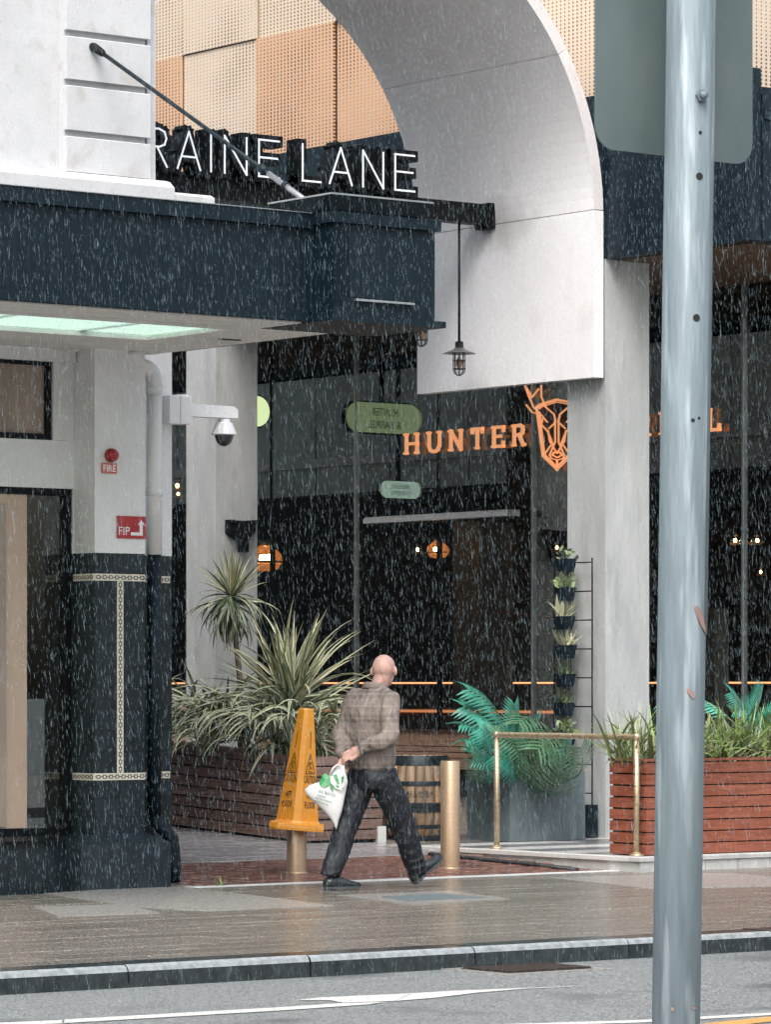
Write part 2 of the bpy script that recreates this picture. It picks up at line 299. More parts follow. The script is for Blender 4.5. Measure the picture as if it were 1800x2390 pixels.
# ------------------------------------------------------------------ mesh building
ORG = {}
def tag(o, label, cat=None, group=None, kind=None):
    if label: o['label'] = label
    if cat: o['category'] = cat
    if group: o['group'] = group
    if kind: o['kind'] = kind
    return o
def thing(name, loc, label, cat, group=None, rot=None):
    o = bpy.data.objects.new(name, None); COL.objects.link(o); o.location = loc; o.empty_display_size = .2
    if rot: o.rotation_euler = rot; ORG[o.name] = Vector((0, 0, 0))
    else: ORG[o.name] = Vector(loc)
    return tag(o, label, cat, group)
class MB:
    def __init__(s): s.v = []; s.f = []; s.m = []; s.cur = 0
    def add(s, vs, fs):
        k = len(s.v); s.v += [Vector(p) for p in vs]
        for f in fs: s.f.append([k + i for i in f]); s.m.append(s.cur)
        return s
    def mat(s, i): s.cur = i; return s
    def box(s, x0, x1, y0, y1, z0, z1):
        P = [(x, y, z) for z in (z0, z1) for y in (y0, y1) for x in (x0, x1)]
        return s.add(P, [(0, 2, 3, 1), (4, 5, 7, 6), (0, 1, 5, 4), (2, 6, 7, 3), (0, 4, 6, 2), (1, 3, 7, 5)])
    def bevbox(s, x0, x1, y0, y1, z0, z1, b):
        "box with its upper and side edges taken off"
        P = [(x0, y0, z0), (x1, y0, z0), (x1, y1, z0), (x0, y1, z0), (x0, y0, z1 - b), (x1, y0, z1 - b), (x1, y1, z1 - b), (x0, y1, z1 - b),
             (x0 + b, y0 + b, z1), (x1 - b, y0 + b, z1), (x1 - b, y1 - b, z1), (x0 + b, y1 - b, z1)]
        return s.add(P, [(3, 2, 1, 0), (0, 1, 5, 4), (1, 2, 6, 5), (2, 3, 7, 6), (3, 0, 4, 7), (4, 5, 9, 8), (5, 6, 10, 9), (6, 7, 11, 10), (7, 4, 8, 11), (8, 9, 10, 11)])
    def prism(s, poly, vec):
        "closed outline swept along vec"
        n = len(poly); vec = Vector(vec); P = [Vector(p) for p in poly]; Q = [p + vec for p in P]
        return s.add(P + Q, [list(range(n))[::-1], list(range(n, 2 * n))] + [(i, (i + 1) % n, n + (i + 1) % n, n + i) for i in range(n)])
    def tube(s, pts, rad, n=10, caps=True, flat=None):
        pts = [Vector(p) for p in pts]; N = len(pts); rad = rad if isinstance(rad, (list, tuple)) else [rad] * N
        up = None; rings = []
        for i, p in enumerate(pts):
            t = (pts[min(i + 1, N - 1)] - pts[max(i - 1, 0)]).normalized()
            if up is None:
                up = Vector((0, 0, 1)) if abs(t.z) < .9 else Vector((1, 0, 0))
            a = t.cross(up).normalized(); up = a.cross(t).normalized(); b = up
            rr = rad[i]; ra, rb = rr if isinstance(rr, tuple) else (rr, rr)
            rings.append([p + a * (math.cos(2 * math.pi * k / n) * ra) + b * (math.sin(2 * math.pi * k / n) * rb) for k in range(n)])
        V = [q for r in rings for q in r]; Fs = []
        for i in range(N - 1):
            for k in range(n): Fs.append((i * n + k, i * n + (k + 1) % n, (i + 1) * n + (k + 1) % n, (i + 1) * n + k))
        if caps: Fs += [tuple(range(n))[::-1], tuple((N - 1) * n + k for k in range(n))]
        return s.add(V, Fs)
    def lathe(s, prof, c, n=24, caps=True):
        c = Vector(c); V = []; Fs = []
        for r, z in prof: V += [c + Vector((r * math.cos(2 * math.pi * k / n), r * math.sin(2 * math.pi * k / n), z)) for k in range(n)]
        for i in range(len(prof) - 1):
            for k in range(n): Fs.append((i * n + k, i * n + (k + 1) % n, (i + 1) * n + (k + 1) % n, (i + 1) * n + k))
        if caps: Fs += [tuple(range(n))[::-1], tuple((len(prof) - 1) * n + k for k in range(n))]
        return s.add(V, Fs)
    def ball(s, c, r, n=16, m=10, sx=1, sy=1, sz=1):
        prof = [(max(.0005, r * math.sin(math.pi * i / m)), -r * math.cos(math.pi * i / m)) for i in range(m + 1)]
        k = len(s.v); s.lathe(prof, (0, 0, 0), n); c = Vector(c)
        for i in range(k, len(s.v)): q = s.v[i]; s.v[i] = c + Vector((q.x * sx, q.y * sy, q.z * sz))
        return s
    def mesh(s, name, mats, smooth=False, org=None):
        me = bpy.data.meshes.new(name); o = Vector(org) if org is not None else Vector((0, 0, 0))
        me.from_pydata([tuple(v - o) for v in s.v], [], s.f)
        for m in ([mats] if isinstance(mats, str) else mats): me.materials.append(MATS[m])
        if any(s.m): me.polygons.foreach_set('material_index', s.m)
        if smooth: me.polygons.foreach_set('use_smooth', [True] * len(s.f))
        bm = bmesh.new(); bm.from_mesh(me); bmesh.ops.recalc_face_normals(bm, faces=bm.faces); bm.to_mesh(me); bm.free()
        me.update(); return me
    def build(s, name, mats, parent=None, smooth=False, loc=None):
        if parent is not None: org = ORG[parent.name]
        else: org = Vector(loc) if loc is not None else Vector((0, 0, 0))
        o = bpy.data.objects.new(name, s.mesh(name, mats, smooth, org)); COL.objects.link(o)
        if parent is not None: o.parent = parent
        else: o.location = org
        ORG[o.name] = org; return o
def inst(name, me, loc, parent=None, rot=None, scale=None):
    o = bpy.data.objects.new(name, me); COL.objects.link(o)
    o.location = Vector(loc) - (ORG[parent.name] if parent is not None else Vector((0, 0, 0)))
    if parent is not None: o.parent = parent
    if rot is not None: o.rotation_euler = rot
    if scale is not None: o.scale = scale if hasattr(scale, '__len__') else (scale,) * 3
    ORG[o.name] = Vector(loc); return o
def struct(o): o['kind'] = 'structure'; return o
TXT = {}
def text_polys(s, bold=0):
    if (s, bold) not in TXT:
        c = bpy.data.curves.new('t', 'FONT'); c.body = s; c.align_x = 'CENTER'; c.resolution_u = 3; c.offset = bold
        o = bpy.data.objects.new('t', c); COL.objects.link(o); bpy.context.view_layer.update()
        me = bpy.data.meshes.new_from_object(o.evaluated_get(bpy.context.evaluated_depsgraph_get()))
        TXT[(s, bold)] = ([v.co.copy() for v in me.vertices], [list(p.vertices) for p in me.polygons])
        bpy.data.objects.remove(o); bpy.data.curves.remove(c); bpy.data.meshes.remove(me)
    return TXT[(s, bold)]
def text(mb, s, c, u, v, height, width=None, bold=0):
    "flat lettering centred at c; u runs right, v up; height of the capitals"
    V, Fs = text_polys(s, bold); u = Vector(u).normalized(); v = Vector(v).normalized(); c = Vector(c)
    x0 = min(p.x for p in V); x1 = max(p.x for p in V); y0 = min(p.y for p in V); y1 = max(p.y for p in V)
    kx = (width / (x1 - x0)) if width else height / (y1 - y0); ky = height / (y1 - y0)
    return mb.add([c + u * ((p.x - (x0 + x1) / 2) * kx) + v * ((p.y - (y0 + y1) / 2) * ky) for p in V], Fs)
UX, UY, UZ = Vector((1, 0, 0)), Vector((0, 1, 0)), Vector((0, 0, 1))
def strokes_prism(mb, lines, c, u, v, wdt, dep_vec):
    "thick strokes: every segment of each polyline becomes a bar"
    c = Vector(c); step = Vector(dep_vec).normalized() * -.0007; k = 0
    for ln in lines:
        for (a, b) in zip(ln[:-1], ln[1:]):
            k += 1
            A = Vector((a[0], a[1])); B = Vector((b[0], b[1])); t = (B - A)
            if t.length < 1e-6: continue
            t.normalize(); nrm = Vector((-t.y, t.x)) * wdt / 2; e = t * wdt / 2
            q = [A - e + nrm, A - e - nrm, B + e - nrm, B + e + nrm]
            mb.prism([c + step * (k % 7) + u * p.x + v * p.y for p in q], dep_vec)
    return mb
# ================================================================== THE SETTING
def lane_z(Y): return max(0.0, .044 * (Y - 23.6))
g = struct(MB().add([(-400, -400, -.30), (600, -400, -.30), (600, 600, -.30), (-400, 600, -.30)], [(0, 1, 2, 3)]).build('ground', 'asphalt'))
road = struct(MB().add([(-120, 8.2, -.12), (160, 8.2, -.12), (160, 17.22, -.12), (-120, 17.22, -.12)], [(0, 1, 2, 3)]).build('road', 'asphalt'))
# near footpath the photographer and the sign pole stand on
struct(MB().box(-60, 90, -6, 8.2, -.28, 0).build('near_footpath', 'slab_pale'))
# painted markings
def sheet(name, pts, z, mat, label, cat):
    mb = MB(); 
    for q in pts: mb.add([onZ(x, y, z) for x, y in q], [list(range(len(q)))])
    o = mb.build(name, mat); return tag(o, label, cat)
am = sheet('lane_arrow_marking', [[(-60, 2388), (145, 2379), (145, 2387), (-60, 2396)], [(150, 2378), (400, 2364), (640, 2350), (640, 2358), (400, 2372), (150, 2386.5)],
      [(641, 2350), (800, 2340), (900, 2337), (860, 2343), (641, 2358)],
      [(690, 2333), (745, 2327), (870, 2321), (960, 2317), (920, 2335), (801, 2339), (770, 2333)],
      [(962, 2317), (1060, 2311), (1402, 2298), (1230, 2306), (1120, 2315), (1010, 2328), (922, 2335)]], -.116, 'road_white',
      'worn white arrow marking painted along the wet road', 'road marking')
struct(am)
ym = sheet('yellow_line', [[(1560, 2396), (1800, 2371), (2100, 2346), (2100, 2356), (1800, 2383), (1560, 2409)]], -.116, 'road_yellow', 'yellow line painted on the road behind the pole', 'road marking'); struct(ym)
wm = sheet('white_line', [[(1000, 2394), (1500, 2379), (1800, 2362), (2000, 2350), (2000, 2356), (1800, 2368), (1500, 2385), (1000, 2400)]], -.117, 'road_white', 'thin white line painted along the road', 'road marking'); struct(wm)
# kerb: separate stones
kerb = struct(MB().box(-30, 60, 17.24, 17.48, -.28, -.02).build('kerb', 'slab_joint'))
kx = 9.2; kn = 0
while kx < 19.5:
    L = random.choice((1.18, 1.22, 1.2)); y0 = 17.2 + random.uniform(-.004, .004)
    zt = random.uniform(-.003, .003)
    m = MB(); a, b = kx + .005, kx + L - .005
    prof = [(y0, -.2), (y0 + .012, -.035), (y0 + .022, -.012), (y0 + .045, zt), (y0 + .29, zt), (y0 + .29, -.2)]
    m.prism([(a, p[0], p[1]) for p in prof], (b - a, 0, 0)); m.m[-5] = 1; m.m[-4] = 1; m.build('kerb_stone', ['kerb_stone', 'kerb_highlight'], kerb)
    kx += L; kn += 1
MB().prism([(-30, 17.2, -.2), (-30, 17.2, -.02), (-30, 17.23, 0), (-30, 17.49, 0), (-30, 17.49, -.2)], (39.2, 0, 0)).build('kerb_run', 'kerb_stone', kerb)
MB().prism([(kx + .01, 17.2, -.2), (kx + .01, 17.2, -.02), (kx + .01, 17.23, 0), (kx + .01, 17.49, 0), (kx + .01, 17.49, -.2)], (40, 0, 0)).build('kerb_run', 'kerb_stone', kerb)
# gutter grate
gr = thing('drain_grate', (14.12, 16.9, -.12), 'rusty rectangular drain grate in the gutter below the kerb', 'drain')
MB().box(13.74, 14.52, 16.60, 17.2, -.3, -.113).build('frame', 'slab_pale', gr)
MB().box(13.82, 14.44, 16.68, 17.12, -.2, -.1105).build('pit', 'black_void', gr)
for i in range(11):
    y = 16.70 + i * .038
    MB().box(13.82, 14.44, y, y + .018, -.118, -.102).build('bar', 'grate_iron', gr)
# pavement slabs
pav = struct(MB().box(-60, 60, 17.49, 23.5, -.3, -.012).build('pavement', 'slab_joint'))
me = MB().bevbox(0, .890, 0, .292, -.03, 0, .004).mesh('slab', 'slab_brown')
y = 17.495; row = 0
while y < 23.2:
    x = 8.5 + (row % 3) * .3
    xmax = 21.5 if y < 21 else 23
    while x < xmax:
        px_ = 900 + F * ((x + .45) * RT.x + y * RT.y) / ((x + .45) * FW.x + y * FW.y)
        if -220 < px_ < 2050: inst('slab', me, (x, y, random.uniform(-.0025, .0015)), pav)
        x += .9
    y += .3; row += 1
def ground_quad(name, px, z, mat, parent, th=.02):
    P = [onZ(a, b, z) for a, b in px]; return MB().prism([p - Vector((0, 0, th)) for p in P], (0, 0, th)).build(name, mat, parent)
ground_quad('concrete_patch', [(100, 2084), (400, 2064), (778, 2112), (486, 2125), (302, 2113)], .0045, 'slab_pale', pav)
ground_quad('concrete_patch', [(78, 2115), (286, 2109), (373, 2129), (135, 2137)], .0065, 'slab_pale', pav)
ground_quad('concrete_patch', [(1278, 2047), (1700, 2036), (1990, 2062), (1700, 2068), (1500, 2071)], .0045, 'slab_pale', pav)
lid = thing('utility_cover', onZ(1010, 2093, 0), 'grey metal utility cover in a pale concrete surround beside the walking man', 'manhole cover')
ground_quad('surround', [(783, 2088), (1047, 2077), (1192, 2097), (962, 2111)], .005, 'slab_pale', lid)
ground_quad('plate', [(893, 2091.5), (1032, 2084), (1132, 2093), (956, 2101)], .009, 'planter_grey', lid)
# threshold strip between footpath and lane
struct(MB().box(16.40, 20.62, 23.49, 23.61, -.2, .006).build('threshold_strip', 'strip_white'))
# lane: sloping brick apron then stone path
lane = struct(MB().prism([(16.6, 23.6, -.02), (16.6, 62, lane_z(62) - .02), (16.6, 62, -.3), (16.6, 23.6, -.3)], (9, 0, 0)).build('lane_bed', 'brick_bed'))
SL = math.atan(.044)
me = MB().bevbox(0, .224, 0, .108, -.03, 0, .006).mesh('brick', 'brick_paver')
apron = struct(MB().prism([(16.66, 23.6, -.012), (16.66, 25.45, lane_z(25.45) - .012), (16.66, 25.45, -.1), (16.66, 23.6, -.1)], (3.94, 0, 0)).build('brick_paving', 'brick_bed'))
nb = 0
for i in range(-2, 40):
    for j in range(0, 17):
        # herringbone: pairs of bricks stepping along the diagonal
        bx = 16.66 + (i * .232 * 1.0) + (j % 2) * .116; by = 23.61 + j * .1125
        if bx < 16.66 or bx + .224 > 20.6 or by + .1 > 25.45: continue
        if nb < 300: inst('brick', me, (bx + random.uniform(-.004, .004), by, lane_z(by) + random.uniform(-.003, .004)), apron, rot=(SL, random.uniform(-.012, .012), random.uniform(-.03, .03))); nb += 1
path = struct(MB().prism([(16.66, 25.452, lane_z(25.45) - .012), (16.66, 40, lane_z(40) - .012), (16.66, 40, -.1), (16.66, 25.452, -.1)], (8.9, 0, 0)).build('lane_path', 'slab_joint'))
me = MB().bevbox(0, .595, 0, .295, -.02, 0, .003).mesh('paver', 'path_stone')
for j in range(0, 24):
    for i in range(-1, 7):
        bx = 16.7 + i * .6 + (j % 2) * .3; by = 25.46 + j * .3
        if bx < 16.6 or bx > 19.8 - .3 * (by < 26.4) * 0 and by > 26.6: continue
        if bx + .6 > 20.62: continue
        inst('paver', me, (bx, by, lane_z(by) + random.uniform(-.002, .002)), path, rot=(SL, 0, 0))
dr = MB(); p0 = onZ(1085, 1984, .07); p1 = onZ(1400, 2037, 0.0)
pts = [(20.15 + .0, 25.35, lane_z(25.35) + .012), (20.22, 24.7, lane_z(24.7) + .014), (20.30, 24.2, lane_z(24.2) + .014), (20.33, 23.7, .016)]
dr.tube(pts, [(.045, .016)] * 4, 8); tag(dr.build('rubber_strip', 'rubber', smooth=True), 'black rubber cable strip lying across the brick apron by the terrace step', 'cable strip')
# terrace
ter = struct(MB().box(20.62, 60, 23.27, 50, -.3, .100).build('terrace', 'terrace_stone'))
bx = 20.62
while bx < 24.6:
    MB().bevbox(bx + .004, bx + .356, 23.25, 23.30, -.05, .085, .004).build('edge_block', 'terrace_stone', ter); bx += .36
MB().bevbox(20.60, 40, 23.235, 23.36, .0855, .1225, .006).build('front_coping', 'terrace_stone', ter)
MB().bevbox(20.598, 20.70, 23.3605, 26.6, .0855, .1225, .006).build('side_coping', 'terrace_white', ter)
k = 0; yy = 23.365
while yy < 31:
    hgt = .42
    for xx in (20.705, 22.3, 23.9):
        MB().box(xx + (0.0 if xx < 21 else (k % 2) * .35), (22.295 if xx < 21 else (23.895 if xx < 23 else 25.4)) + (k % 2) * .35 * (xx < 23), yy, yy + hgt - .004, .09, .118).build('floor_tile', ('terrace_white', 'terrace_grey')[(k + int(xx > 22 and xx < 23)) % 2], ter)
    yy += hgt; k += 1

# ================================================================== LEFT CORNER BUILDING
WY = 24.14; ZA = 3.994
bl = thing('corner_building', (14, 30, 0), 'white rendered corner building with dark tiled pillar left of the lane', 'building')
MB().box(3, 16.36, 24.0, 60, 4.35, 8.2).build('upper_wall', 'white_render', bl)
# rusticated pilaster above the awning
zs = [4.80, 5.165, 5.545, 5.93, 6.31, 6.69, 7.1]
pil = MB().box(15.56, 16.27, 23.915, 23.999, 4.6, 8.2).build('pilaster', 'white_render', bl)
gz = [onY(230, yy, 23.87).z for yy in (318, 200, 86)] + [6.72, 7.1, 7.5]
z0 = 5.285
for q in gz:
    MB().bevbox(15.54, 16.285, 23.86, 23.914, z0 + .0, q - .024, .006).build('stone_course', 'white_render', pil); z0 = q + .024
MB().box(16.30, 16.375, 23.93, 23.999, 4.6, 8.2).build('corner_strip', 'white_render', bl)
# base ledge on top of the awning
MB().prism([(6, 23.74, 4.56), (6, 23.74, 5.215), (6, 23.80, 5.265), (6, 23.858, 5.28), (6, 23.999, 5.28), (6, 23.999, 4.56)], (10.42, 0, 0)).build('ledge', 'white_render', bl)
MB().bevbox(16.425, 16.80, 23.76, 24.05, 4.56, 5.19, .02).build('ledge_end', 'white_render', bl)
# wall under the awning
MB().box(6, 14.35, WY, WY + .3, 0, 4.35).build('shopfront_wall', 'white_paint', bl)
wall = MB()
wall.box(14.351, 15.78, WY, WY + .3, 2.965, 3.32)       # white band between the two windows
wall.box(15.60, 15.779, WY - .003, WY + .3, 3.321, 3.92)
wall.box(14.351, 15.6, WY, WY + .3, 3.921, 4.35)
wall.box(15.78, 16.67, WY, WY + .35, 2.483, 4.35)
wall.build('wall', 'white_paint', bl)
MB().box(6, 15.77, WY - .05, WY - .003, 3.90, ZA - .003).build('cornice', 'white_paint', bl)
# left return wall along the lane (seen mirrored in the restaurant windows)
lw = MB().box(16.40, 16.665, WY + .36, 60, 0, 4.3).build('lane_wall', 'black_void', bl)
MB().box(16.37, 16.62, WY + .36, 60, 6.1, 8.1).build('lane_wall_upper', 'navy_clad', bl)
yy = 26.0
while yy < 56:
    MB().box(16.45, 16.69, yy + .02, yy + 1.78, 4.32, 4.72).build('cladding_panel', 'cladding_grey', lw)
    MB().box(16.45, 16.69, yy + .02, yy + 1.78, 4.86, 6.05).build('cladding_panel', 'cladding_grey', lw); yy += 1.8
MB().box(16.46, 16.72, 26, 56, 4.724, 4.856).build('cladding_band', 'cladding_white', lw)
# pillar with tiled dado
pl = MB().box(15.785, 16.235, 23.86, WY - .001, 2.483, ZA - .001).build('pillar', 'white_paint', bl)
core = MB().box(15.787, 16.233, 23.868, WY - .001, .30, 2.482).build('dado', 'grout', bl)
core2 = MB().box(16.36, 16.66, WY - .008, WY + .3, 0, 2.482).build('dado', 'grout', bl)
def tiles(parent, x0, x1, yf, zlist, th=.008):
    for a, b in zip(zlist[:-1], zlist[1:]):
        if b - a < .02: continue
        MB().box(x0 + .0015, x1 - .0015, yf - th, yf + .002, a + .0015, b - .0015).build('tile', 'dark_tile', parent)
B1 = (2.276, 2.331); B2 = (.798, .853)
zl1 = [2.331, 2.482]; n_ = 9
zl2 = [B2[1] + (B1[0] - B2[1]) * i / n_ for i in range(n_ + 1)]; zl3 = [.405, .53, .664, .798]
for z in (zl1, zl3): tiles(core, 15.787, 16.010, 23.868, z); tiles(core, 16.010, 16.233, 23.868, z)
tiles(core, 15.787, 15.981, 23.868, zl2); tiles(core, 16.039, 16.233, 23.868, zl2)
for z in (zl1, zl2, zl3, [.0, .135, .27, .404]): tiles(core2, 16.36, 16.66, WY - .008, z)
# left side of the pillar
def side_tiles(parent, xf, y0, y1, zlist):
    for a, b in zip(zlist[:-1], zlist[1:]):
        MB().box(xf - .008, xf + .002, y0 + .0015, y1 - .0015, a + .0015, b - .0015).build('tile', 'dark_tile', parent)
for z in (zl1, zl2, zl3): side_tiles(core, 15.787, 23.868, 24.135, z)
# chain pattern border tiles
def chain_tile(L, H):
    m = MB().box(-L / 2, L / 2, -.009, .002, -H / 2, H / 2); m.mat(1)
    a, b, t = L * .30, H * .27, .0055; y0, y1 = -.0105, -.008
    m.box(-a, a, y0, y1, b - t, b); m.box(-a, a, y0, y1, -b, -b + t)
    m.box(-a, -a + t, y0 - .0004, y1, -b + t, b - t); m.box(a - t, a, y0 - .0004, y1, -b + t, b - t)
    m.box(-L / 2, -a, y0, y1, -t / 2, t / 2); m.box(a, L / 2, y0, y1, -t / 2, t / 2)
    return m.mesh('border_tile', ['cream_tile', 'link_dark'])
ch = chain_tile(.0555, .052)
for zb in (B1, B2):
    zc = (zb[0] + zb[1]) / 2
    for i in range(8): inst('border_tile', ch, (15.787 + .0279 + i * .0557, 23.866, zc), core)
    for i in range(5): inst('border_tile', ch, (16.39 + i * .0557, WY - .010, zc), core2)
    for i in range(5): inst('border_tile', ch, (15.785, 23.868 + .026 + i * .0535, zc), core, rot=(0, 0, -R(90)))
n_ = 26
for i in range(n_):
    inst('border_tile', chain_tile(.0555, .052) if i == 0 else ch, (16.010, 23.866, B2[1] + (i + .5) * (B1[0] - B2[1]) / n_), core, rot=(0, R(90), 0), scale=((B1[0] - B2[1]) / n_ / .0557, 1, 1.06))
# plinth
q = MB()
x0, x1, yF = 15.53, 16.33, 23.66
q.box(x0, x1, yF, WY, -.05, .335)
q.add([(x0, yF, .335), (x1, yF, .335), (x1, WY, .335), (x0, WY, .335), (15.78, 23.86, .405), (16.24, 23.86, .405), (16.24, WY, .405), (15.78, WY, .405)],
      [(0, 1, 5, 4), (1, 2, 6, 5), (3, 0, 4, 7), (4, 5, 6, 7)])
plinth = q.build('plinth', 'dark_tile', bl)
MB().box(6, x0 - .002, WY - .26, WY + .2, -.05, .345).build('stall_riser', 'dark_tile', bl)
MB().prism([(6, WY - .30, .346), (6, WY - .30, .368), (6, WY - .1, .392), (6, WY + .1, .392), (6, WY + .1, .346)], (9.52, 0, 0)).build('sill', 'black_metal', bl)
# shop window and the smaller window above it
wn = thing('shop_window', (15.2, 24.2, .4), 'tall black framed shop window with a pale tan panel behind it', 'window')
def frame(x0, x1, z0, z1, y, t, d, parent, mat='black_metal'):
    MB().box(x0, x0 + t, y, y + d, z0, z1).build('frame', mat, parent); MB().box(x1 - t, x1, y, y + d, z0, z1).build('frame', mat, parent)
    MB().box(x0 + t, x1 - t, y, y + d, z1 - t, z1).build('frame', mat, parent); MB().box(x0 + t, x1 - t, y, y + d, z0, z0 + t).build('frame', mat, parent)
frame(14.36, 15.775, .393, 2.962, WY + .02, .05, .10, wn)
MB().box(14.411, 15.724, WY + .06, WY + .068, .444, 2.911).build('pane', 'shop_glass', wn)
xb = onY(62, 1500, WY + .3).x
MB().box(14.42, onY(62, 1500, WY + .035).x, WY + .03, WY + .055, .45, onY(30, 1140, WY + .035).z).build('panel', 'tan_panel', wn)
MB().box(14.40, onY(12, 1500, WY + .02).x, WY + .008, WY + .028, .46, 2.84).build('blind', 'taupe_blind', wn)
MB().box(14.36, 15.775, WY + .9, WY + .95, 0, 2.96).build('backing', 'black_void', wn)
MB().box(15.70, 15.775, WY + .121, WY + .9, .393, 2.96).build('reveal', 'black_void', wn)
w2 = thing('transom_window', (15.2, 24.2, 3.3), 'dark framed transom window with brown blind above the shop window', 'window')
zt = onY(70, 1000, WY).z; zu = onY(70, 832, WY).z
frame(14.36, 15.597, 3.322, 3.92, WY + .02, .045, .1, w2)
MB().box(14.406, 15.551, WY + .07, WY + .076, 3.368, 3.874).build('pane', 'shop_glass', w2)
MB().box(14.406, 15.551, WY + .05, WY + .065, 3.368, 3.874).build('blind', 'taupe_blind', w2)
# downpipe
dp = thing('downpipe', (16.36, 24.02, 0), 'white downpipe with elbows beside the tiled pillar, black at its foot', 'downpipe')
cy = 23.985; cx = onY(360, 1100, cy).x
def bend(a, b, c, n=6):
    a, b, c = Vector(a), Vector(b), Vector(c); return [(a * (1 - t) ** 2 + b * 2 * t * (1 - t) + c * t * t) for t in [i / n for i in range(n + 1)]]
top = Vector((16.13, 23.80, ZA + .05)); 
MB().tube([(cx, cy, 2.484), (cx, cy, 3.76)], .059, 18).build('pipe', 'pvc_white', dp, True)
MB().tube(bend((cx, cy, 3.74), (cx, cy, 3.87), (cx - .09, cy - .03, 3.88)) + bend((cx - .13, cy - .045, 3.885), (cx - .24, cy - .09, 3.89), (cx - .27, cy - .10, 4.0)), .062, 18).build('elbow', 'pvc_white', dp, True)
for z in (3.72, 2.95): MB().lathe([(.059, -.03), (.066, -.028), (.066, .028), (.059, .03)], (cx, cy, z), 16).build('collar', 'pvc_white', dp, True)
MB().tube([(cx, cy, .52), (cx, cy, 2.482)], .055, 14).build('lower_pipe', 'navy_paint', dp, True)
MB().tube(bend((cx, cy, .56), (cx, cy, .46), (cx + .09, cy - .03, .40)) + bend((cx + .12, cy - .04, .37), (cx + .15, cy - .05, .33), (cx + .15, cy - .05, .02)), .05, 14).build('lower_elbow', 'navy_paint', dp, True)
# fire alarm and signs
al = thing('fire_alarm', onY(258, 1063, 23.86), 'round red fire alarm sounder on the white pillar', 'fire alarm')
c = onY(258, 1063, 23.855)
m = MB(); m.tube([c + UY * .004, c - UY * .02], .052, 20); al_b = m.build('backplate', 'alarm_red', al, True)
MB().tube([c - UY * .018, c - UY * .045, c - UY * .06, c - UY * .066], [.048, .046, .034, .012], 20).build('dome', 'alarm_red', al, True)
def flat_sign(name, x0, y0, x1, y1, Y, mat, label):
    a = onY(x0, y1, Y); b = onY(x1, y0, Y); t = thing(name, a, label, 'sign')
    MB().box(a.x, b.x, Y - .006, Y + .003, a.z, b.z).build('plate', mat, t); return t, a, b
t, a, b = flat_sign('fire_sign', 237, 1082, 272, 1104, 23.855, 'sign_orange', 'small orange sign reading FIRE under the alarm on the pillar')
text(MB(), 'FIRE', ((a.x + b.x) / 2, 23.8475, (a.z + b.z) / 2), UX, UZ, (b.z - a.z) * .68, (b.x - a.x) * .84, .02).build('lettering', 'sign_white', t)
t, a, b = flat_sign('fire_panel_sign', 273, 1206, 340, 1256, 23.855, 'sign_red', 'red sign reading FIP with a white bent arrow on the pillar')
W_, H_ = b.x - a.x, b.z - a.z
text(MB(), 'FIP', (a.x + W_ * .235, 23.8475, a.z + H_ * .33), UX, UZ, H_ * .36, W_ * .38).build('lettering', 'sign_white', t)
m = MB(); o_ = Vector((a.x, 23.8475, a.z))
for pl_ in ([(.46, .14), (.88, .14), (.88, .28), (.46, .28)], [(.77, .281), (.88, .281), (.88, .62), (.77, .62)], [(.71, .621), (.95, .621), (.83, .84)]):
    m.add([o_ + UX * (x * W_) + UZ * (z * H_) for x, z in pl_], [list(range(len(pl_)))])
m.build('arrow', 'sign_white', t)
# CCTV camera on its bracket
cc = thing('security_camera', onY(392, 958, WY), 'white dome security camera on a bracket arm at the building corner', 'camera')
a = onY(379, 990, WY - .01); b = onY(408, 925, WY - .01)
MB().bevbox(a.x, 16.672, WY - .11, WY - .001, a.z, b.z, .006).build('wall_box', 'cctv_white', cc)
x0 = 16.673; za, zb = onY(420, 992, WY).z, onY(420, 923, WY).z
MB().bevbox(x0, x0 + .10, WY - .12, WY + .02, za, zb, .02).build('mount', 'cctv_white', cc)
m = MB(); zt, zb_ = onY(436, 944, WY).z, onY(436, 974, WY).z
xe = onY(541, 960, WY).x
m.add([(x0 + .1, WY - .10, zb_), (x0 + .1, WY - .10, zt), (xe - .04, WY - .09, zt - .005), (xe, WY - .085, zt - .03), (xe, WY - .085, zb_ + .005),
       (x0 + .1, WY + .0, zb_), (x0 + .1, WY + .0, zt), (xe - .04, WY - .01, zt - .005), (xe, WY - .015, zt - .03), (xe, WY - .015, zb_ + .005)],
      [(0, 1, 2, 3, 4), (9, 8, 7, 6, 5), (0, 5, 6, 1), (1, 6, 7, 2), (2, 7, 8, 3), (3, 8, 9, 4), (4, 9, 5, 0)])
m.build('arm', 'cctv_white', cc)
dc = onY(523, 1012, WY - .05); zc = dc.z
k_ = 29.5 / F
hd = MB().lathe([(.045, 34 * k_), (.05, 26 * k_), (.066, 24 * k_), (.078, 14 * k_), (.098, -1 * k_), (.098, -3 * k_), (.07, -4 * k_)], dc, 14).build('housing', 'cctv_white', cc, False)
MB().ball(dc - UZ * .01, .072, 18, 12, sz=1.25).build('dome', 'dome_smoke', cc, True)

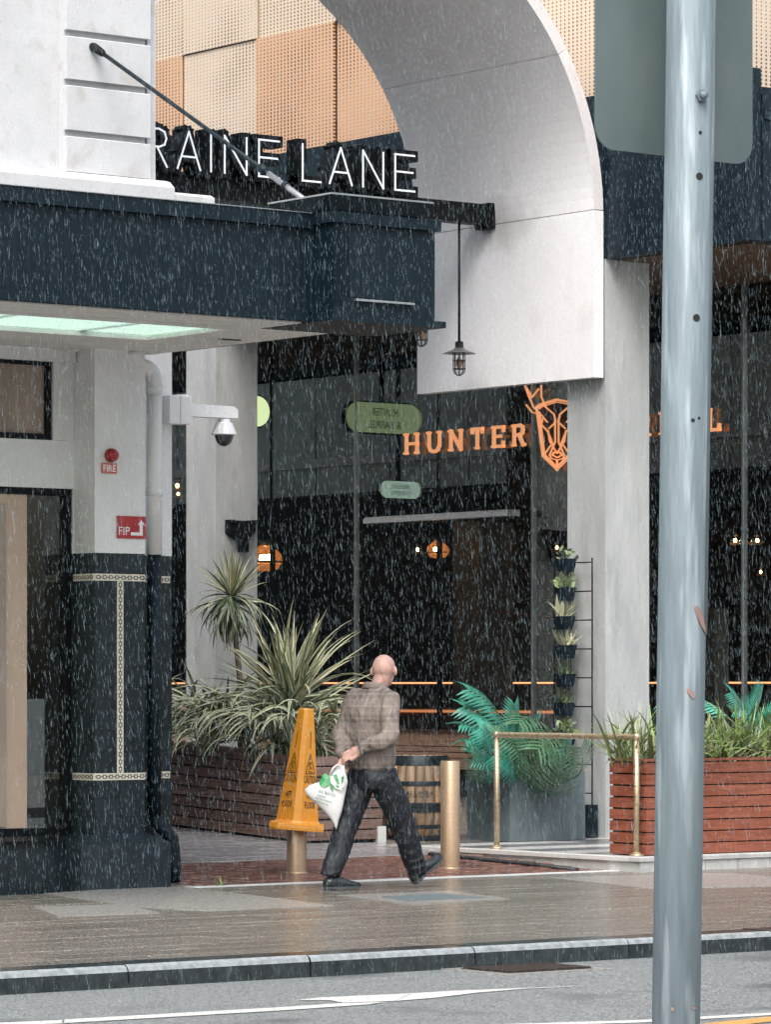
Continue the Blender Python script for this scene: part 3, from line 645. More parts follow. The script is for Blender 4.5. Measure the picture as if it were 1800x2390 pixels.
# ================================================================== AWNING
aw = thing('awning', (14, 22.4, 3.99), 'dark navy street awning with ribbed fascia and pale painted soffit', 'awning')
FY = 21.26; FT = 4.735
m = MB(); x = 5.0; pts = []
while x < 15.86:
    pts += [(x, FY), (x + .03, FY), (x + .034, FY - .007), (x + .052, FY - .007)]; x += .056
V = []; Fs = []
for i, (a, b) in enumerate(pts): V += [(a, b, 4.065), (a, b, FT - .10)]
for i in range(len(pts) - 1): Fs.append((2 * i, 2 * i + 2, 2 * i + 3, 2 * i + 1))
m.add(V, Fs); m.build('fascia', 'navy_paint', aw)
MB().box(5, 15.9, FY + .005, FY + .06, 4.0, FT).build('fascia_backing', 'navy_paint', aw)
MB().box(5, 15.87, FY - .035, FY + .004, FT - .098, FT + .002).build('top_moulding', 'navy_paint', aw)
MB().box(5, 15.87, FY - .045, FY + .07, FT + .0025, FT + .008).build('top_flashing', 'zinc_edge', aw)
MB().box(5, 15.80, FY - .03, FY + .004, ZA, 4.064).build('bottom_moulding', 'navy_paint', aw)
MB().box(5, 15.80, FY - .042, FY - .0305, ZA + .003, ZA + .03).build('drip_edge', 'navy_paint', aw)
# projecting pier at the corner
XP0, XP1, PY = 15.86, 16.74, 21.02
pier = MB().box(XP0, XP1, PY, 21.75, ZA + .04, 4.66).build('corner_pier', 'navy_paint', aw)
for i in range(5):
    xx = XP0 + .012 + i * .018
    MB().box(xx, xx + .009, PY - .006, PY + .001, 4.1, 4.62).build('rib', 'navy_paint', pier)
MB().box(XP0 + .12, XP1 - .14, PY - .006, PY + .001, 4.16, 4.60).build('raised_panel', 'navy_paint', pier)
MB().box(XP0 + .17, XP1 - .20, PY - .03, PY - .007, 4.135, 4.150).build('panel_ledge', 'zinc_edge', pier)
MB().box(XP0 - .03, XP1 + .03, PY - .035, 21.8, 4.661, 4.735).build('pier_moulding', 'navy_paint', pier)
MB().box(XP0 - .05, XP1 + .06, PY - .05, 21.8, ZA - .005, ZA + .039).build('pier_foot', 'navy_paint', pier)
MB().add([(15.83, PY - .02, 4.736), (16.58, PY - .02, 4.736), (16.58, 21.6, 4.736), (15.83, 21.6, 4.736), (15.77, PY - .09, 4.838), (16.65, PY - .09, 4.838), (16.65, 21.66, 4.838), (15.77, 21.66, 4.838)],
         [(0, 1, 5, 4), (1, 2, 6, 5), (2, 3, 7, 6), (3, 0, 4, 7), (4, 5, 6, 7)]).build('cap', 'navy_paint', pier)
MB().box(15.765, 16.655, PY - .095, 21.66, 4.8385, 4.850).build('cap_flashing', 'zinc_edge', pier)
# end fascia along the lane and roof deck
MB().box(16.42, 16.50, 21.80, 23.75, 4.0, 4.55).build('end_fascia', 'navy_paint', aw)
MB().box(5, 16.415, FY + .08, 23.99, 4.30, 4.34).build('roof_deck', 'zinc_edge', aw)
# soffit of painted boards round a glazed panel


YF0, YF1, XS = 21.84, 22.87, 15.60
MB().box(5, 16.42, FY + .061, YF0, ZA - .002, ZA + .03).build('soffit_board', 'soffit_paint', aw)
MB().box(5, 16.42, YF1, WY - .06, ZA - .002, ZA + .03).build('soffit_board', 'soffit_paint', aw)
MB().box(XS, 16.42, YF0 + .002, YF1 - .002, ZA - .002, ZA + .03).build('soffit_board', 'soffit_paint', aw)
for yb in (YF0 - .012, YF1 - .018): MB().box(5, XS - .031, yb, yb + .03, ZA - .022, ZA - .0025).build('skylight_trim', 'soffit_paint', aw)
MB().box(XS - .03, XS, YF0 - .012, YF1 + .012, ZA - .022, ZA - .0025).build('skylight_trim', 'soffit_paint', aw)
sky_g = MB().box(5, XS - .002, YF0 + .002, YF1 - .002, ZA + .012, ZA + .02).build('skylight_pane', 'skylight_glass', aw)
for xb_ in (15.0, 14.0, 13.0): MB().box(xb_, xb_ + .03, YF0 + .002, YF1 - .002, ZA + .021, ZA + .06).build('skylight_bar', 'zinc_edge', aw)
# roof deck is open over the skylight: the deck above is rebuilt in two strips
bpy.data.objects.remove(bpy.data.objects['roof_deck'])
MB().box(5, 16.415, FY + .08, YF0 - .02, 4.30, 4.34).build('roof_deck', 'zinc_edge', aw)
MB().box(5, 16.415, YF1 + .02, 23.77, 4.30, 4.34).build('roof_deck', 'zinc_edge', aw)
MB().box(XS + .02, 16.415, YF0 - .019, YF1 + .019, 4.30, 4.34).build('roof_deck', 'zinc_edge', aw)
MB().box(16.05, 16.22, 22.6, 22.66, ZA - .008, ZA - .0025).build('vent_slot', 'black_void', aw)
# tie rod
p0 = onY(218, 110, 23.85); p1 = Vector((15.93, 21.22, 4.74))
tr_ = MB().tube([p0, p1], .0165, 8).build('tie_rod', 'navy_paint', aw, True)
dirv = (p1 - p0).normalized()
MB().tube([p0 - dirv * .03 + UY * .04, p0 + dirv * .02, p0 + dirv * .12, p0 + dirv * .16], [.03, .035, .03, .014], 8).build('rod_bracket', 'black_metal', tr_, True)
L_ = (p1 - p0).length
MB().tube([p0 + dirv * (L_ * .73), p0 + dirv * (L_ * .735), p0 + dirv * (L_ * .755), p0 + dirv * (L_ * .76)], [.014, .032, .032, .018], 10).build('turnbuckle', 'navy_paint', tr_, True)
MB().tube([p0 + dirv * (L_ * .77), p0 + dirv * L_], .020, 10).build('rod_sleeve', 'zinc_edge', tr_, True)
MB().tube([p0 + dirv * (L_ * .835), p0 + dirv * (L_ * .845)], .030, 10).build('rod_nut', 'navy_paint', tr_, True)
# ================================================================== RESTAURANT BUILDING ON THE RIGHT
XG = 25.45; GY0 = 26.0
rb = thing('restaurant_building', (25.5, 34, 0), 'restaurant with dark glass front and perforated gold upper panels right of the lane', 'building')
# navy band / canopy edge over the columns, and its timber soffit
MB().box(23.02, 23.16, 24.52, 46, 5.37, 6.868).build('canopy_fascia', 'navy_clad', rb)
MB().box(23.165, 40, 24.5, 24.64, 5.37, 6.42).build('canopy_fascia', 'navy_clad', rb)
MB().box(23.165, 40, 24.48, 24.66, 6.425, 6.70).build('canopy_fascia', 'navy_clad', rb)
MB().box(23.165, 40, 24.645, 46, 5.36, 5.40).build('soffit', 'shelf_wood', rb)
MB().box(23.17, 40, 24.66, 46, 6.705, 6.74).build('canopy_roof', 'navy_clad', rb)
# gold perforated panels
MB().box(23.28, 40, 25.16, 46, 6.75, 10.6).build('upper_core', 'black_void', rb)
ys = [33.40 + 1.333 * k for k in range(-6, 6)]
zs = [6.872, 8.128, 9.39, 10.6]
for j in range(3):
    for i in range(len(ys) - 1):
        a, b = ys[i], ys[i + 1]
        if a < 25.2: continue
        # orange or pale as in the photograph
        mid = (a + b) / 2; pale = j > 0
        if j == 0: pale = (32.02 < mid < 33.4) or mid < 29.3
        off = random.uniform(0, .02) + (.03 if (i + j) % 2 else 0)
        MB().box(23.18 + off, 23.21 + off, a + .008, b - .008, zs[j] + .006, zs[j + 1] - .006).build('gold_panel', 'gold_pale_Y' if pale else 'gold_orange_Y', rb)
xs = [23.22 + 1.333 * k for k in range(0, 7)]
for j in range(3):
    for i in range(len(xs) - 1):
        MB().box(xs[i] + .008, xs[i + 1] - .008, 25.10, 25.13, zs[j] + .006 - .08 * (j == 0), zs[j + 1] - .006).build('gold_panel', 'gold_pale_X', rb)
# glass front: panes and slim mullions
zb, ztop = 1.03, 5.352
gy = [26.0, 27.2, 28.75, 30.35, 31.9, 33.35, 34.9, 36.4, 38, 39.6, 41.2, 43]
for i in range(len(gy) - 1):
    MB().box(XG, XG + .01, gy[i] + .012, gy[i + 1] - .012, zb, ztop).build('pane', 'shop_glass', rb)
    MB().box(XG - .01, XG + .05, gy[i] - .011, gy[i] + .011, zb, ztop).build('mullion', 'zinc_edge' if i % 2 else 'black_metal', rb)
for i in range(5):
    MB().box(XG + .06 + i * 1.5, XG + 1.54 + i * 1.5, GY0, GY0 + .01, zb, ztop).build('pane', 'shop_glass', rb)
MB().box(XG + .06, 40, GY0 - .02, GY0 + .05, .1, zb - .002).build('street_stall_riser', 'timber_brown', rb)
# timber stall riser below the glass (boards) standing over a dark recess
zz = [.62, .74, .80, .86, 1.026]
for a, b in zip(zz[:-1], zz[1:]):
    MB().box(XG - .06, XG - .02, 26.0, 43, a + .004, b - .004).build('riser_board', 'timber_brown', rb)
MB().box(XG - .02, XG + .03, 26.0, 43, .11, 1.027).build('riser_back', 'black_void', rb)
MB().box(XG - .10, XG + .1, 25.98, 43, 1.0275, 1.029).build('sill', 'timber_brown', rb)
# rooms behind the glass
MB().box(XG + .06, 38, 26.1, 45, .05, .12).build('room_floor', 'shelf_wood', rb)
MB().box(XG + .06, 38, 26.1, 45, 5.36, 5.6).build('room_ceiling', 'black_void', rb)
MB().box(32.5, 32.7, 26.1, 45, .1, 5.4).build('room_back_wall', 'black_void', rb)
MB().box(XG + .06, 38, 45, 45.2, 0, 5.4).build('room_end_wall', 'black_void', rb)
for (px_, X_, w_) in ((1120, 28.2, .5), (1668, 27.2, .2)):
    p = onX(px_, 1500, X_); MB().box(X_, X_ + w_, p.y, p.y + w_, .12, 3.4 if px_ < 1500 else 2.3).build('room_column', 'concrete_int', rb)
p = onX(1265, 1520, 29.5); MB().box(29.5, 29.6, p.y - .35, p.y + .35, 1.5, 1.95).build('room_board', 'teal_paint', rb)
# bar with glowing edge
bar = thing('bar_counter', (29.2, 33, .12), 'dark bar counter with a glowing orange light strip behind the glass', 'bar counter')
MB().box(29.02, 29.6, 27, 44, .12, 1.50).build('front', 'shelf_wood', bar)
MB().box(28.94, 29.7, 26.9, 44.1, 1.501, 1.53).build('top', 'shelf_wood', bar)
MB().box(28.925, 28.939, 26.9, 44, 1.524, 1.542).build('light_strip', 'led_warm', bar)
for k in range(70):
    MB().box(29.0, 29.018, 27 + k * .24, 27.012 + k * .24, 1.36 + random.uniform(0, .06), 1.5).build('batten', 'leather_orange', bar)
bench = thing('booth_bench', (27.4, 33, .12), 'brown leather booth bench behind the restaurant glass', 'bench')
MB().box(27.0, 27.5, 31, 40, .12, .62).build('seat', 'leather_orange', bench)
MB().tube([(27.5, 31 + i * .5, 1.19 + (i % 2) * .012) for i in range(19)], .05, 10).build('backrest_roll', 'leather_orange', bench, True)
MB().box(27.43, 27.445, 31, 40, 1.195, 1.225).build('backrest_glow', 'bench_glow', bench)  # added glowing strip, stands in for lit upholstery on the backrest
MB().box(27.47, 27.55, 31, 40, .4, 1.18).build('backrest', 'shelf_wood', bench)
# shelves of bottles
def bottle_mesh(h, r):
    return MB().lathe([(r, 0), (r, h * .58), (r * .8, h * .66), (r * .33, h * .76), (r * .3, h), (.001, h)], (0, 0, 0), 10, False).mesh('bottle', 'bottle_glass', True)
bms = [bottle_mesh(.30, .04), bottle_mesh(.26, .045), bottle_mesh(.33, .037)]
sh = thing('bottle_shelves', (31.6, 33, .12), 'dark back-bar shelving holding rows of bottles behind the glass', 'shelves')
for z in (1.72, 2.16, 2.62, 3.08): MB().box(31.3, 31.75, 28.5, 42, z - .03, z).build('shelf', 'shelf_wood', sh)
MB().box(31.76, 31.8, 28.5, 42, 1.2, 3.5).build('back_panel', 'shelf_wood', sh)
MB().box(31.72, 31.755, 28.5, 31.5, 2.56, 2.575).build('shelf_light', 'shelf_glow', sh)
nb = 0
for zi, z in enumerate((1.72, 2.16, 2.62, 3.08)):
    y = 32.3
    while y < 35.3:
        if random.random() < .8:
            o = inst('bottle', bms[nb % 3], (31.45 + random.uniform(-.04, .04), y, z), scale=random.uniform(.9, 1.1)); nb += 1
            tag(o, 'small bottle standing on the dim back-bar shelves', 'bottle', 'bottles on the back-bar shelves')
        y += random.uniform(.13, .30)
# warm lamps behind the glass
def lantern(px_, py_, X_, s, label, strength='bulb_warm'):
    p = onX(px_, py_, X_); t = thing('lantern', p, label, 'lamp', 'lit lanterns inside the restaurant')
    MB().tube([(p.x, p.y, p.z + .10 * s), (p.x, p.y, 5.3)], .006, 6).build('cord', 'black_metal', t)
    MB().lathe([(.05 * s, .1 * s), (.055 * s, .08 * s), (.055 * s, .06 * s)], p, 14).build('cap', 'brass', t, True)
    MB().lathe([(.05 * s, .06 * s), (.12 * s, .0), (.13 * s, -.06 * s), (.09 * s, -.12 * s), (.05 * s, -.13 * s)], p, 18, False).build('jar', 'jar_glow' if s >= 1 else 'jar_glass', t, True)
    for k in range(3 if s >= 1 else 1): MB().ball(p - UZ * .03 * s + UY * (.05 * s * (k - 1) if s >= 1 else 0), (.022 if s >= 1 else .036) * s, 10, 8, sz=1.3).build('bulb', strength, t, True)
    for a in (.6, 1): MB().lathe([(.128 * s, -.05 * s - .03 * a), (.133 * s, -.045 * s - .03 * a), (.128 * s, -.04 * s - .03 * a)], p, 18, False).build('wire_ring', 'brass', t)
lantern(620, 1293, 26.0, 1.5, 'lit jar lantern just right of the far concrete column')
lantern(1022, 1276, 27.5, 1.0, 'lit jar lantern under the white strip heater')
lantern(975, 1280, 29.5, .5, 'tiny lit lantern left of the one under the strip heater')
for x_ in (1716, 1740, 1768): lantern(x_, 1258, 28, .5, {1716: 'leftmost of three lit lanterns right of the grey pole', 1740: 'middle of three lit lanterns right of the grey pole', 1768: 'rightmost of three lit lanterns right of the grey pole'}[x_])
lantern(1300, 1275, 29, .5, 'lit lantern close to the left edge of the near concrete column', 'bulb_soft')
lantern(414, 1130, 27.5, .7, 'lit lantern seen in the slit left of the far concrete column', 'bulb_soft')
lantern(416, 1150, 29.5, .6, 'smaller lit lantern low in the slit left of the far concrete column', 'bulb_soft')
lantern(1776, 1332, 30, .4, 'lone small lit lantern low at the right edge of the glass')
# artificial antler sculpture etc. : copper rail inside
MB_ = MB().tube([onX(1035, 1430, 28.5), onX(1170, 1428, 28.5), onX(1320, 1443, 28.5)], .012, 6); tag(MB_.build('copper_rail', 'leather_orange', smooth=True), 'thin copper rail hanging inside behind the glass', 'rail')
# strip heater on the glass front
a, b = onX(858, 1212, XG - .2), onX(1195, 1203, XG - .2)
ht = thing('strip_heater', a, 'long white strip heater fixed across the glass front', 'heater')
MB().bevbox(XG - .26, XG - .14, b.y, a.y, 3.24, 3.305, .02).build('body', 'cctv_white', ht)
MB().box(XG - .258, XG - .142, b.y - .06, b.y - .002, 3.235, 3.30).build('end_cap', 'zinc_edge', ht)
for f_ in (.25, .75): MB().box(XG - .21, XG - .19, b.y + (a.y - b.y) * f_, b.y + (a.y - b.y) * f_ + .03, 3.306, 3.42).build('hanger', 'black_metal', ht)
for f_ in (.25, .75): MB().box(XG - .21, XG - .011, b.y + (a.y - b.y) * f_, b.y + (a.y - b.y) * f_ + .03, 3.421, 3.44).build('hanger', 'black_metal', ht)

# ------------------------------------------------------------------ columns
def column(nx, ny, label, z0):
    t = thing('concrete_column', (nx + .265, ny + .265, z0), label, 'column', 'concrete columns of the restaurant')
    MB().bevbox(nx, nx + .53, ny, ny + .53, z0 - .1, 5.369, .003).build('shaft', 'column_concrete', t)
    MB().box(nx + .50, nx + .515, ny - .0015, ny + .01, z0, 5.3).build('form_joint', 'column_concrete', t)
    return t
column(23.02, 26.42, 'grey concrete column under the arch beside the plant trellis', .12)
c2 = column(23.02, 32.54, 'grey concrete column behind the spiky potted palms', lane_z(32.5))
# lamp bracket on the far column
wl = thing('wall_bracket', onY(545, 1225, 32.5), 'black metal wall bracket fixed on the far concrete column', 'bracket')
a = onY(530, 1213, 32.5); b = onY(600, 1290, 32.5); k = (b.x - a.x)
pp = [(0, 0), (.06, -.01), (.10, -.02), (.52, -.02), (.95, .02), (1.0, -.08), (.80, -.42), (.68, -.55), (.62, -1), (.42, -.98), (.36, -.62), (.12, -.52), (0, -.4)]
H_ = (a.z - b.z)
MB().prism([(a.x + x * k, 32.539, a.z + z * H_) for x, z in pp], (0, -.09, 0)).build('arm', 'black_metal', wl)
MB().lathe([(.03, -.05), (.045, -.03), (.03, 0)], (a.x + .04, 32.47, a.z), 12).build('knob', 'black_metal', wl, True)

# ------------------------------------------------------------------ concrete arch (deep half-round portal over the lane)
ar = thing('concrete_arch', (20.28, 27.7, 4.29), 'deep white concrete arch spanning the lane mouth', 'arch')
AR, TK, CX, CZ, Y0, Y1 = 2.6, .115, 20.28, 5.75, 26.42, 29.0
def arch_seg(a0, a1, n):
    m = MB(); 
    for mat_i, (r0, r1) in enumerate(((AR, AR + TK),)):
        V = []; Fs = []
        for i in range(n + 1):
            t = a0 + (a1 - a0) * i / n; c, s = math.cos(t), math.sin(t)
            for r in (r0, r1):
                for y in (Y0, Y1): V.append((CX + r * c, y, CZ + r * s))
        for i in range(n):
            k = 4 * i
            Fs += [(k, k + 1, k + 5, k + 4), (k + 2, k + 6, k + 7, k + 3), (k + 1, k + 3, k + 7, k + 5)]
        m.cur = 1; m.add(V, [(4 * i, 4 * i + 4, 4 * i + 6, 4 * i + 2) for i in range(n)]); m.cur = 0
        Fs += [(0, 2, 3, 1), (4 * n, 4 * n + 1, 4 * n + 3, 4 * n + 2)]
        m.add(V, Fs)
    return m.build('arch_segment', ['arch_concrete', 'arch_edge'], ar)
gap = .0012
cuts = [R(1.2), R(33), R(66), R(90), R(114), R(147), R(178.8)]
for a0, a1 in zip(cuts[:-1], cuts[1:]): arch_seg(a0 + gap, a1 - gap, 14)
for xa, xb in ((CX + AR, CX + AR + TK), (CX - AR - TK, CX - AR)):
    MB().box(xa, xb, Y0, Y1, 4.29, CZ + AR * math.sin(R(1.2)) - .003).build('arch_leg', 'arch_concrete', ar)
# ------------------------------------------------------------------ beam, letters, pendant lamps
BY = 27.9
bm_ = thing('sign_beam', (20, BY, 5.85), 'black steel beam carrying the lane name letters across to the arch', 'beam')
MB().box(16.62, 22.80, BY - .06, BY + .10, 5.80, 5.985).build('beam', 'black_metal', bm_)
MB().box(22.80, 22.879, BY - .08, BY + .12, 5.76, 6.0).build('end_plate', 'black_metal', bm_)
MB().box(16.62, 22.0, BY - .05, BY + .09, 5.50, 5.70).build('lower_beam', 'black_metal', bm_)
sg = thing('lane_name_sign', (20.4, BY, 5.99), 'black box letters with white tubes reading RAINE LANE above the awning', 'sign')
LET = {'R': [[(0, 0), (0, 1), (.45, 1), (.62, .93), (.68, .76), (.62, .59), (.45, .52), (0, .52)], [(.38, .52), (.70, 0)]],
       'A': [[(0, 0), (.38, 1), (.76, 0)], [(.13, .33), (.63, .33)]], 'I': [[(0, 0), (0, 1)]],
       'N': [[(0, 0), (0, 1), (.66, 0), (.66, 1)]], 'E': [[(.58, 1), (0, 1), (0, 0), (.58, 0)], [(0, .52), (.52, .52)]], 'L': [[(0, 1), (0, 0), (.52, 0)]]}
px0 = [('R', 338, 388), ('A', 413, 466), ('I', 491, 492), ('N', 523, 574), ('E', 603, 650), ('L', 705, 747), ('A', 768, 820), ('N', 846, 893), ('E', 921, 966)]
for ch_, a, b in px0:
    xa, xb = onY(a, 400, BY - .16).x, onY(b, 400, BY - .16).x
    wmax = max(p[0] for l_ in LET[ch_] for p in l_) or 1
    sc = (xb - xa) / wmax if ch_ != 'I' else 1; hh = .325
    L2 = [[(p[0] * sc, p[1] * hh) for p in l_] for l_ in LET[ch_]]
    lt = strokes_prism(MB(), L2, (xa, BY - .16, 6.018), UX, UZ, .098, (0, .17, 0)).build('letter', 'black_metal', sg)
    strokes_prism(MB(), L2, (xa, BY - .172, 6.018), UX, UZ, .016, (0, .006, 0)).build('tube', 'neon_glow', lt)
def pendant(px_, label, up=0):
    p = onY(px_, 812, BY); t = thing('pendant_lamp', (p.x, BY, 4.3), label, 'lamp', 'pendant lamps under the sign beam')
    x_, y_ = p.x, BY; zt = onY(px_, 805, BY).z + up; k = 35.8 / F
    MB().tube([(x_, y_, zt + .02), (x_, y_, 5.80)], .012, 8).build('rod', 'black_metal', t, True)
    MB().lathe([(.012, .05), (.018, .03), (.038, .028), (.04, -.03), (.05, -.035)], (x_, y_, zt), 16).build('lamp_cap', 'black_metal', t, True)
    MB().lathe([(.045, -.030), (.06, -.045), (.145, -.078), (.158, -.083), (.145, -.084), (.05, -.055)], (x_, y_, zt), 28, False).build('shade', 'enamel_shade', t, True)
    z1, z2 = zt - .055, zt - .285
    MB().lathe([(.046, z1), (.046, z2 + .06), (.036, z2 + .02), (.012, z2 + .006)], (x_, y_, 0), 16, False).build('glass', 'jar_glass', t, True)
    MB().ball((x_, y_, (z1 + z2) / 2), .03, 10, 8, sz=1.7).build('bulb', 'leather_orange', t, True)
    for q in range(8):
        a = q * math.pi / 4; c, s = math.cos(a), math.sin(a)
        MB().tube([(x_ + .056 * c, y_ + .056 * s, z1), (x_ + .056 * c, y_ + .056 * s, z2 + .05), (x_ + .045 * c, y_ + .045 * s, z2 + .02), (x_ + .01 * c, y_ + .01 * s, z2 - .003)], .0042, 5).build('cage_wire', 'black_metal', t)
    for z in (z1 - .01, (z1 + z2) / 2 + .02, z2 + .06):
        MB().lathe([(.054, z - .004), (.06, z - .004), (.06, z + .004), (.054, z + .004), (.054, z - .004)], (x_, y_, 0), 16, False).build('cage_ring', 'black_metal', t)
pendant(1072, 'caged pendant lamp on a long rod in front of the white arch')
pendant(984, 'caged pendant lamp mostly hidden behind the awning corner', .27)

# ------------------------------------------------------------------ HUNTER (deer head) BARREL on the glass
hs_ = thing('restaurant_sign', (XG - .05, 30, 3.95), 'orange slab letters HUNTER and BARREL either side of a deer head emblem on the glass', 'sign')
z0_, H = 3.962, .228
def slab(ch, w):
    s = .13 * w   # half serif
    V = {'H': [[(0, 0), (0, 1)], [(w, 0), (w, 1)], [(0, .5), (w, .5)]], 'U': [[(0, 1), (0, .28), (.12 * w, .08), (.35 * w, 0), (.65 * w, 0), (.88 * w, .08), (w, .28), (w, 1)]],
         'N': [[(0, 0), (0, 1), (w, 0), (w, 1)]], 'T': [[(.5 * w, 0), (.5 * w, 1)], [(0, .82), (0, 1), (w, 1), (w, .82)]],
         'E': [[(w, .8), (w, 1), (0, 1), (0, 0), (w, 0), (w, .2)], [(0, .52), (.7 * w, .52)]], 'R': [[(0, 0), (0, 1), (.7 * w, 1), (.95 * w, .9), (w, .76), (.95 * w, .62), (.7 * w, .52), (0, .52)], [(.55 * w, .52), (w, 0), (1.15 * w, 0)]],
         'B': [[(0, 0), (0, 1), (.7 * w, 1), (.95 * w, .88), (.95 * w, .66), (.7 * w, .53), (0, .53)], [(.7 * w, .53), (w, .4), (w, .14), (.75 * w, 0), (0, 0)]],
         'A': [[(0, 0), (.5 * w, 1), (w, 0)], [(.2 * w, .36), (.8 * w, .36)]], 'L': [[(0, 1), (0, 0), (w, 0), (w, .22)]]}[ch]
    feet = {'H': [(0, 0), (0, 1), (w, 0), (w, 1)], 'U': [(0, 1), (w, 1)], 'N': [(0, 0), (0, 1), (w, 1)], 'T': [(.5 * w, 0)], 'E': [(0, 0), (0, 1)], 'R': [(0, 0), (0, 1)], 'B': [(0, 0), (0, 1)], 'A': [(0, 0), (w, 0)], 'L': [(0, 0), (0, 1)]}[ch]
    return V, [[(x - s, y), (x + s, y)] for x, y in feet]
UYm = -UY
def sign_letter(ch, pxa, pxb):
    ya = onX(pxa, 1040, XG - .06).y; yb = onX(pxb, 1040, XG - .06).y; w = (ya - yb) * .78
    V, ft = slab(ch, w); c = Vector((XG - .06, ya - (ya - yb) * .11, z0_))
    m = strokes_prism(MB(), [[(x, y * (H - .03) + .015) for x, y in l_] for l_ in V], c, UYm, UZ, .031, (.03, 0, 0))
    strokes_prism(m, [[(x, y * (H - .03) + .015) for x, y in l_] for l_ in ft], c - UX * .004, UYm, UZ, .022, (.03, 0, 0))
    m.build('letter', 'orange_letter', hs_)
for ch, a, b in (('H', 943, 975), ('U', 996, 1027), ('N', 1047, 1077), ('T', 1097, 1127), ('E', 1148, 1176), ('R', 1195, 1222),
                 ('B', 1368, 1396), ('A', 1424, 1452), ('R', 1482, 1513), ('R', 1540, 1570), ('E', 1598, 1624), ('L', 1652, 1680)): sign_letter(ch, a, b)
def px_line(m, pts, wdt, X):
    P = [onX(x, y, X) for x, y in pts]; c = Vector((X, 0, 0))
    return strokes_prism(m, [[(-p.y, p.z) for p in P]], c, UYm, UZ, wdt, (.02, 0, 0))
def mir(pts, cxp=1299): return [(2 * cxp - x, y) for x, y in pts]
XD = XG - .06
shield = [(1252, 950), (1258, 945), (1297, 933), (1336, 940), (1347, 944), (1330, 1065), (1299, 1096), (1266, 1064), (1252, 958)]
m = MB(); px_line(m, shield, .022, XD); px_line(m, [(x + (1299 - x) * .12, y + (1010 - y) * .07) for x, y in shield], .008, XD)
face = [[(1262, 900), (1262, 925), (1272, 950), (1292, 967), (1295, 980), (1295, 1032), (1282, 1062), (1285, 1070), (1299, 1074)],
        [(1224, 900), (1232, 922), (1244, 950), (1262, 968), (1276, 985)], [(1256, 908), (1240, 928), (1236, 918), (1228, 905)], [(1227, 945), (1240, 962), (1260, 968)],
        [(1250, 953), (1270, 946)], [(1266, 975), (1262, 990), (1278, 1008), (1285, 1025), (1290, 1040)], [(1278, 1005), (1282, 1030), (1299, 1058)],
        [(1288, 1062), (1299, 1068), (1310, 1062), (1306, 1056), (1292, 1056), (1288, 1062)], [(1299, 1074), (1299, 1092)], [(1270, 1060), (1284, 1040)], [(1280, 1000), (1296, 985)]]
for l_ in face: px_line(m, l_, .010, XD); px_line(m, mir(l_), .010, XD)
m.build('deer_emblem', 'orange_letter', hs_)
bk = MB(); P = [onX(x, y, XG - .02) for x, y in shield[:-1]]; bk.prism(P, (.012, 0, 0)); bk.build('emblem_backing', 'black_void', hs_)

# pill-shaped lit signs in the covered lane; they show again, mirrored, in the glass
def pill(xr, Y, zc, W, H, lines, mat, label):
    t = thing('blade_sign', (xr - W / 2, Y, zc), label, 'sign')
    n = 12; r = H / 2; P = []
    for i in range(n + 1): a = -math.pi / 2 + math.pi * i / n; P.append((xr - r + r * math.cos(a), Y, zc + r * math.sin(a)))
    for i in range(n + 1): a = math.pi / 2 + math.pi * i / n; P.append((xr - W + r + r * math.cos(a), Y, zc + r * math.sin(a)))
    MB().prism(P, (0, .10, 0)).build('lightbox', mat, t)
    MB().prism([(xr - W / 2 + (p[0] - xr + W / 2) * 1.04, Y + .02, zc + (p[2] - zc) * 1.1) for p in P], (0, .06, 0)).build('rim', 'black_metal', t)
    MB().box(xr - W / 2 - .02, xr - W / 2 + .02, Y + .03, Y + .07, zc + H / 2, 5.35).build('hanger', 'black_metal', t)
    for s, dz, wd, hh in lines: text(MB(), s, (xr - W / 2, Y - .003, zc + dz), UX, UZ, hh, wd).build('lettering', 'print_black', t)
pill(24.92, 34.2, 4.50, 1.06, .335, [('HUNTER', .065, .38, .085), ('& BARREL', -.075, .46, .085)], 'sign_lit', 'pale green lightbox reading HUNTER & BARREL peeking past the far concrete column')
pill(23.05, 36.0, 3.82, .60, .20, [('ABSOLUTE', .035, .28, .045), ('COSMETIC', -.04, .30, .045)], 'sign_lit_white', 'pale lightbox reading ABSOLUTE COSMETIC mirrored in the restaurant glass')
# ================================================================== STREET FURNITURE
def bollard(x, y, h, label):
    t = thing('bollard', (x, y, lane_z(y)), label, 'bollard', 'brass bollards across the lane mouth'); z = lane_z(y)
    MB().lathe([(.078, -.06), (.078, h - .006), (.073, h), (.002, h)], (x, y, z), 28, False).build('post', 'brass', t, True)
    MB().lathe([(.080, -.02), (.086, .0), (.086, .012), (.079, .016)], (x, y, z), 28, False).build('foot_ring', 'brass', t, True)
    return t
bollard(17.96, 24.29, .80, 'brass bollard with the yellow caution cone sitting on top of it')
bollard(19.43, 24.2, .87, 'bare brass bollard right of the walking man')
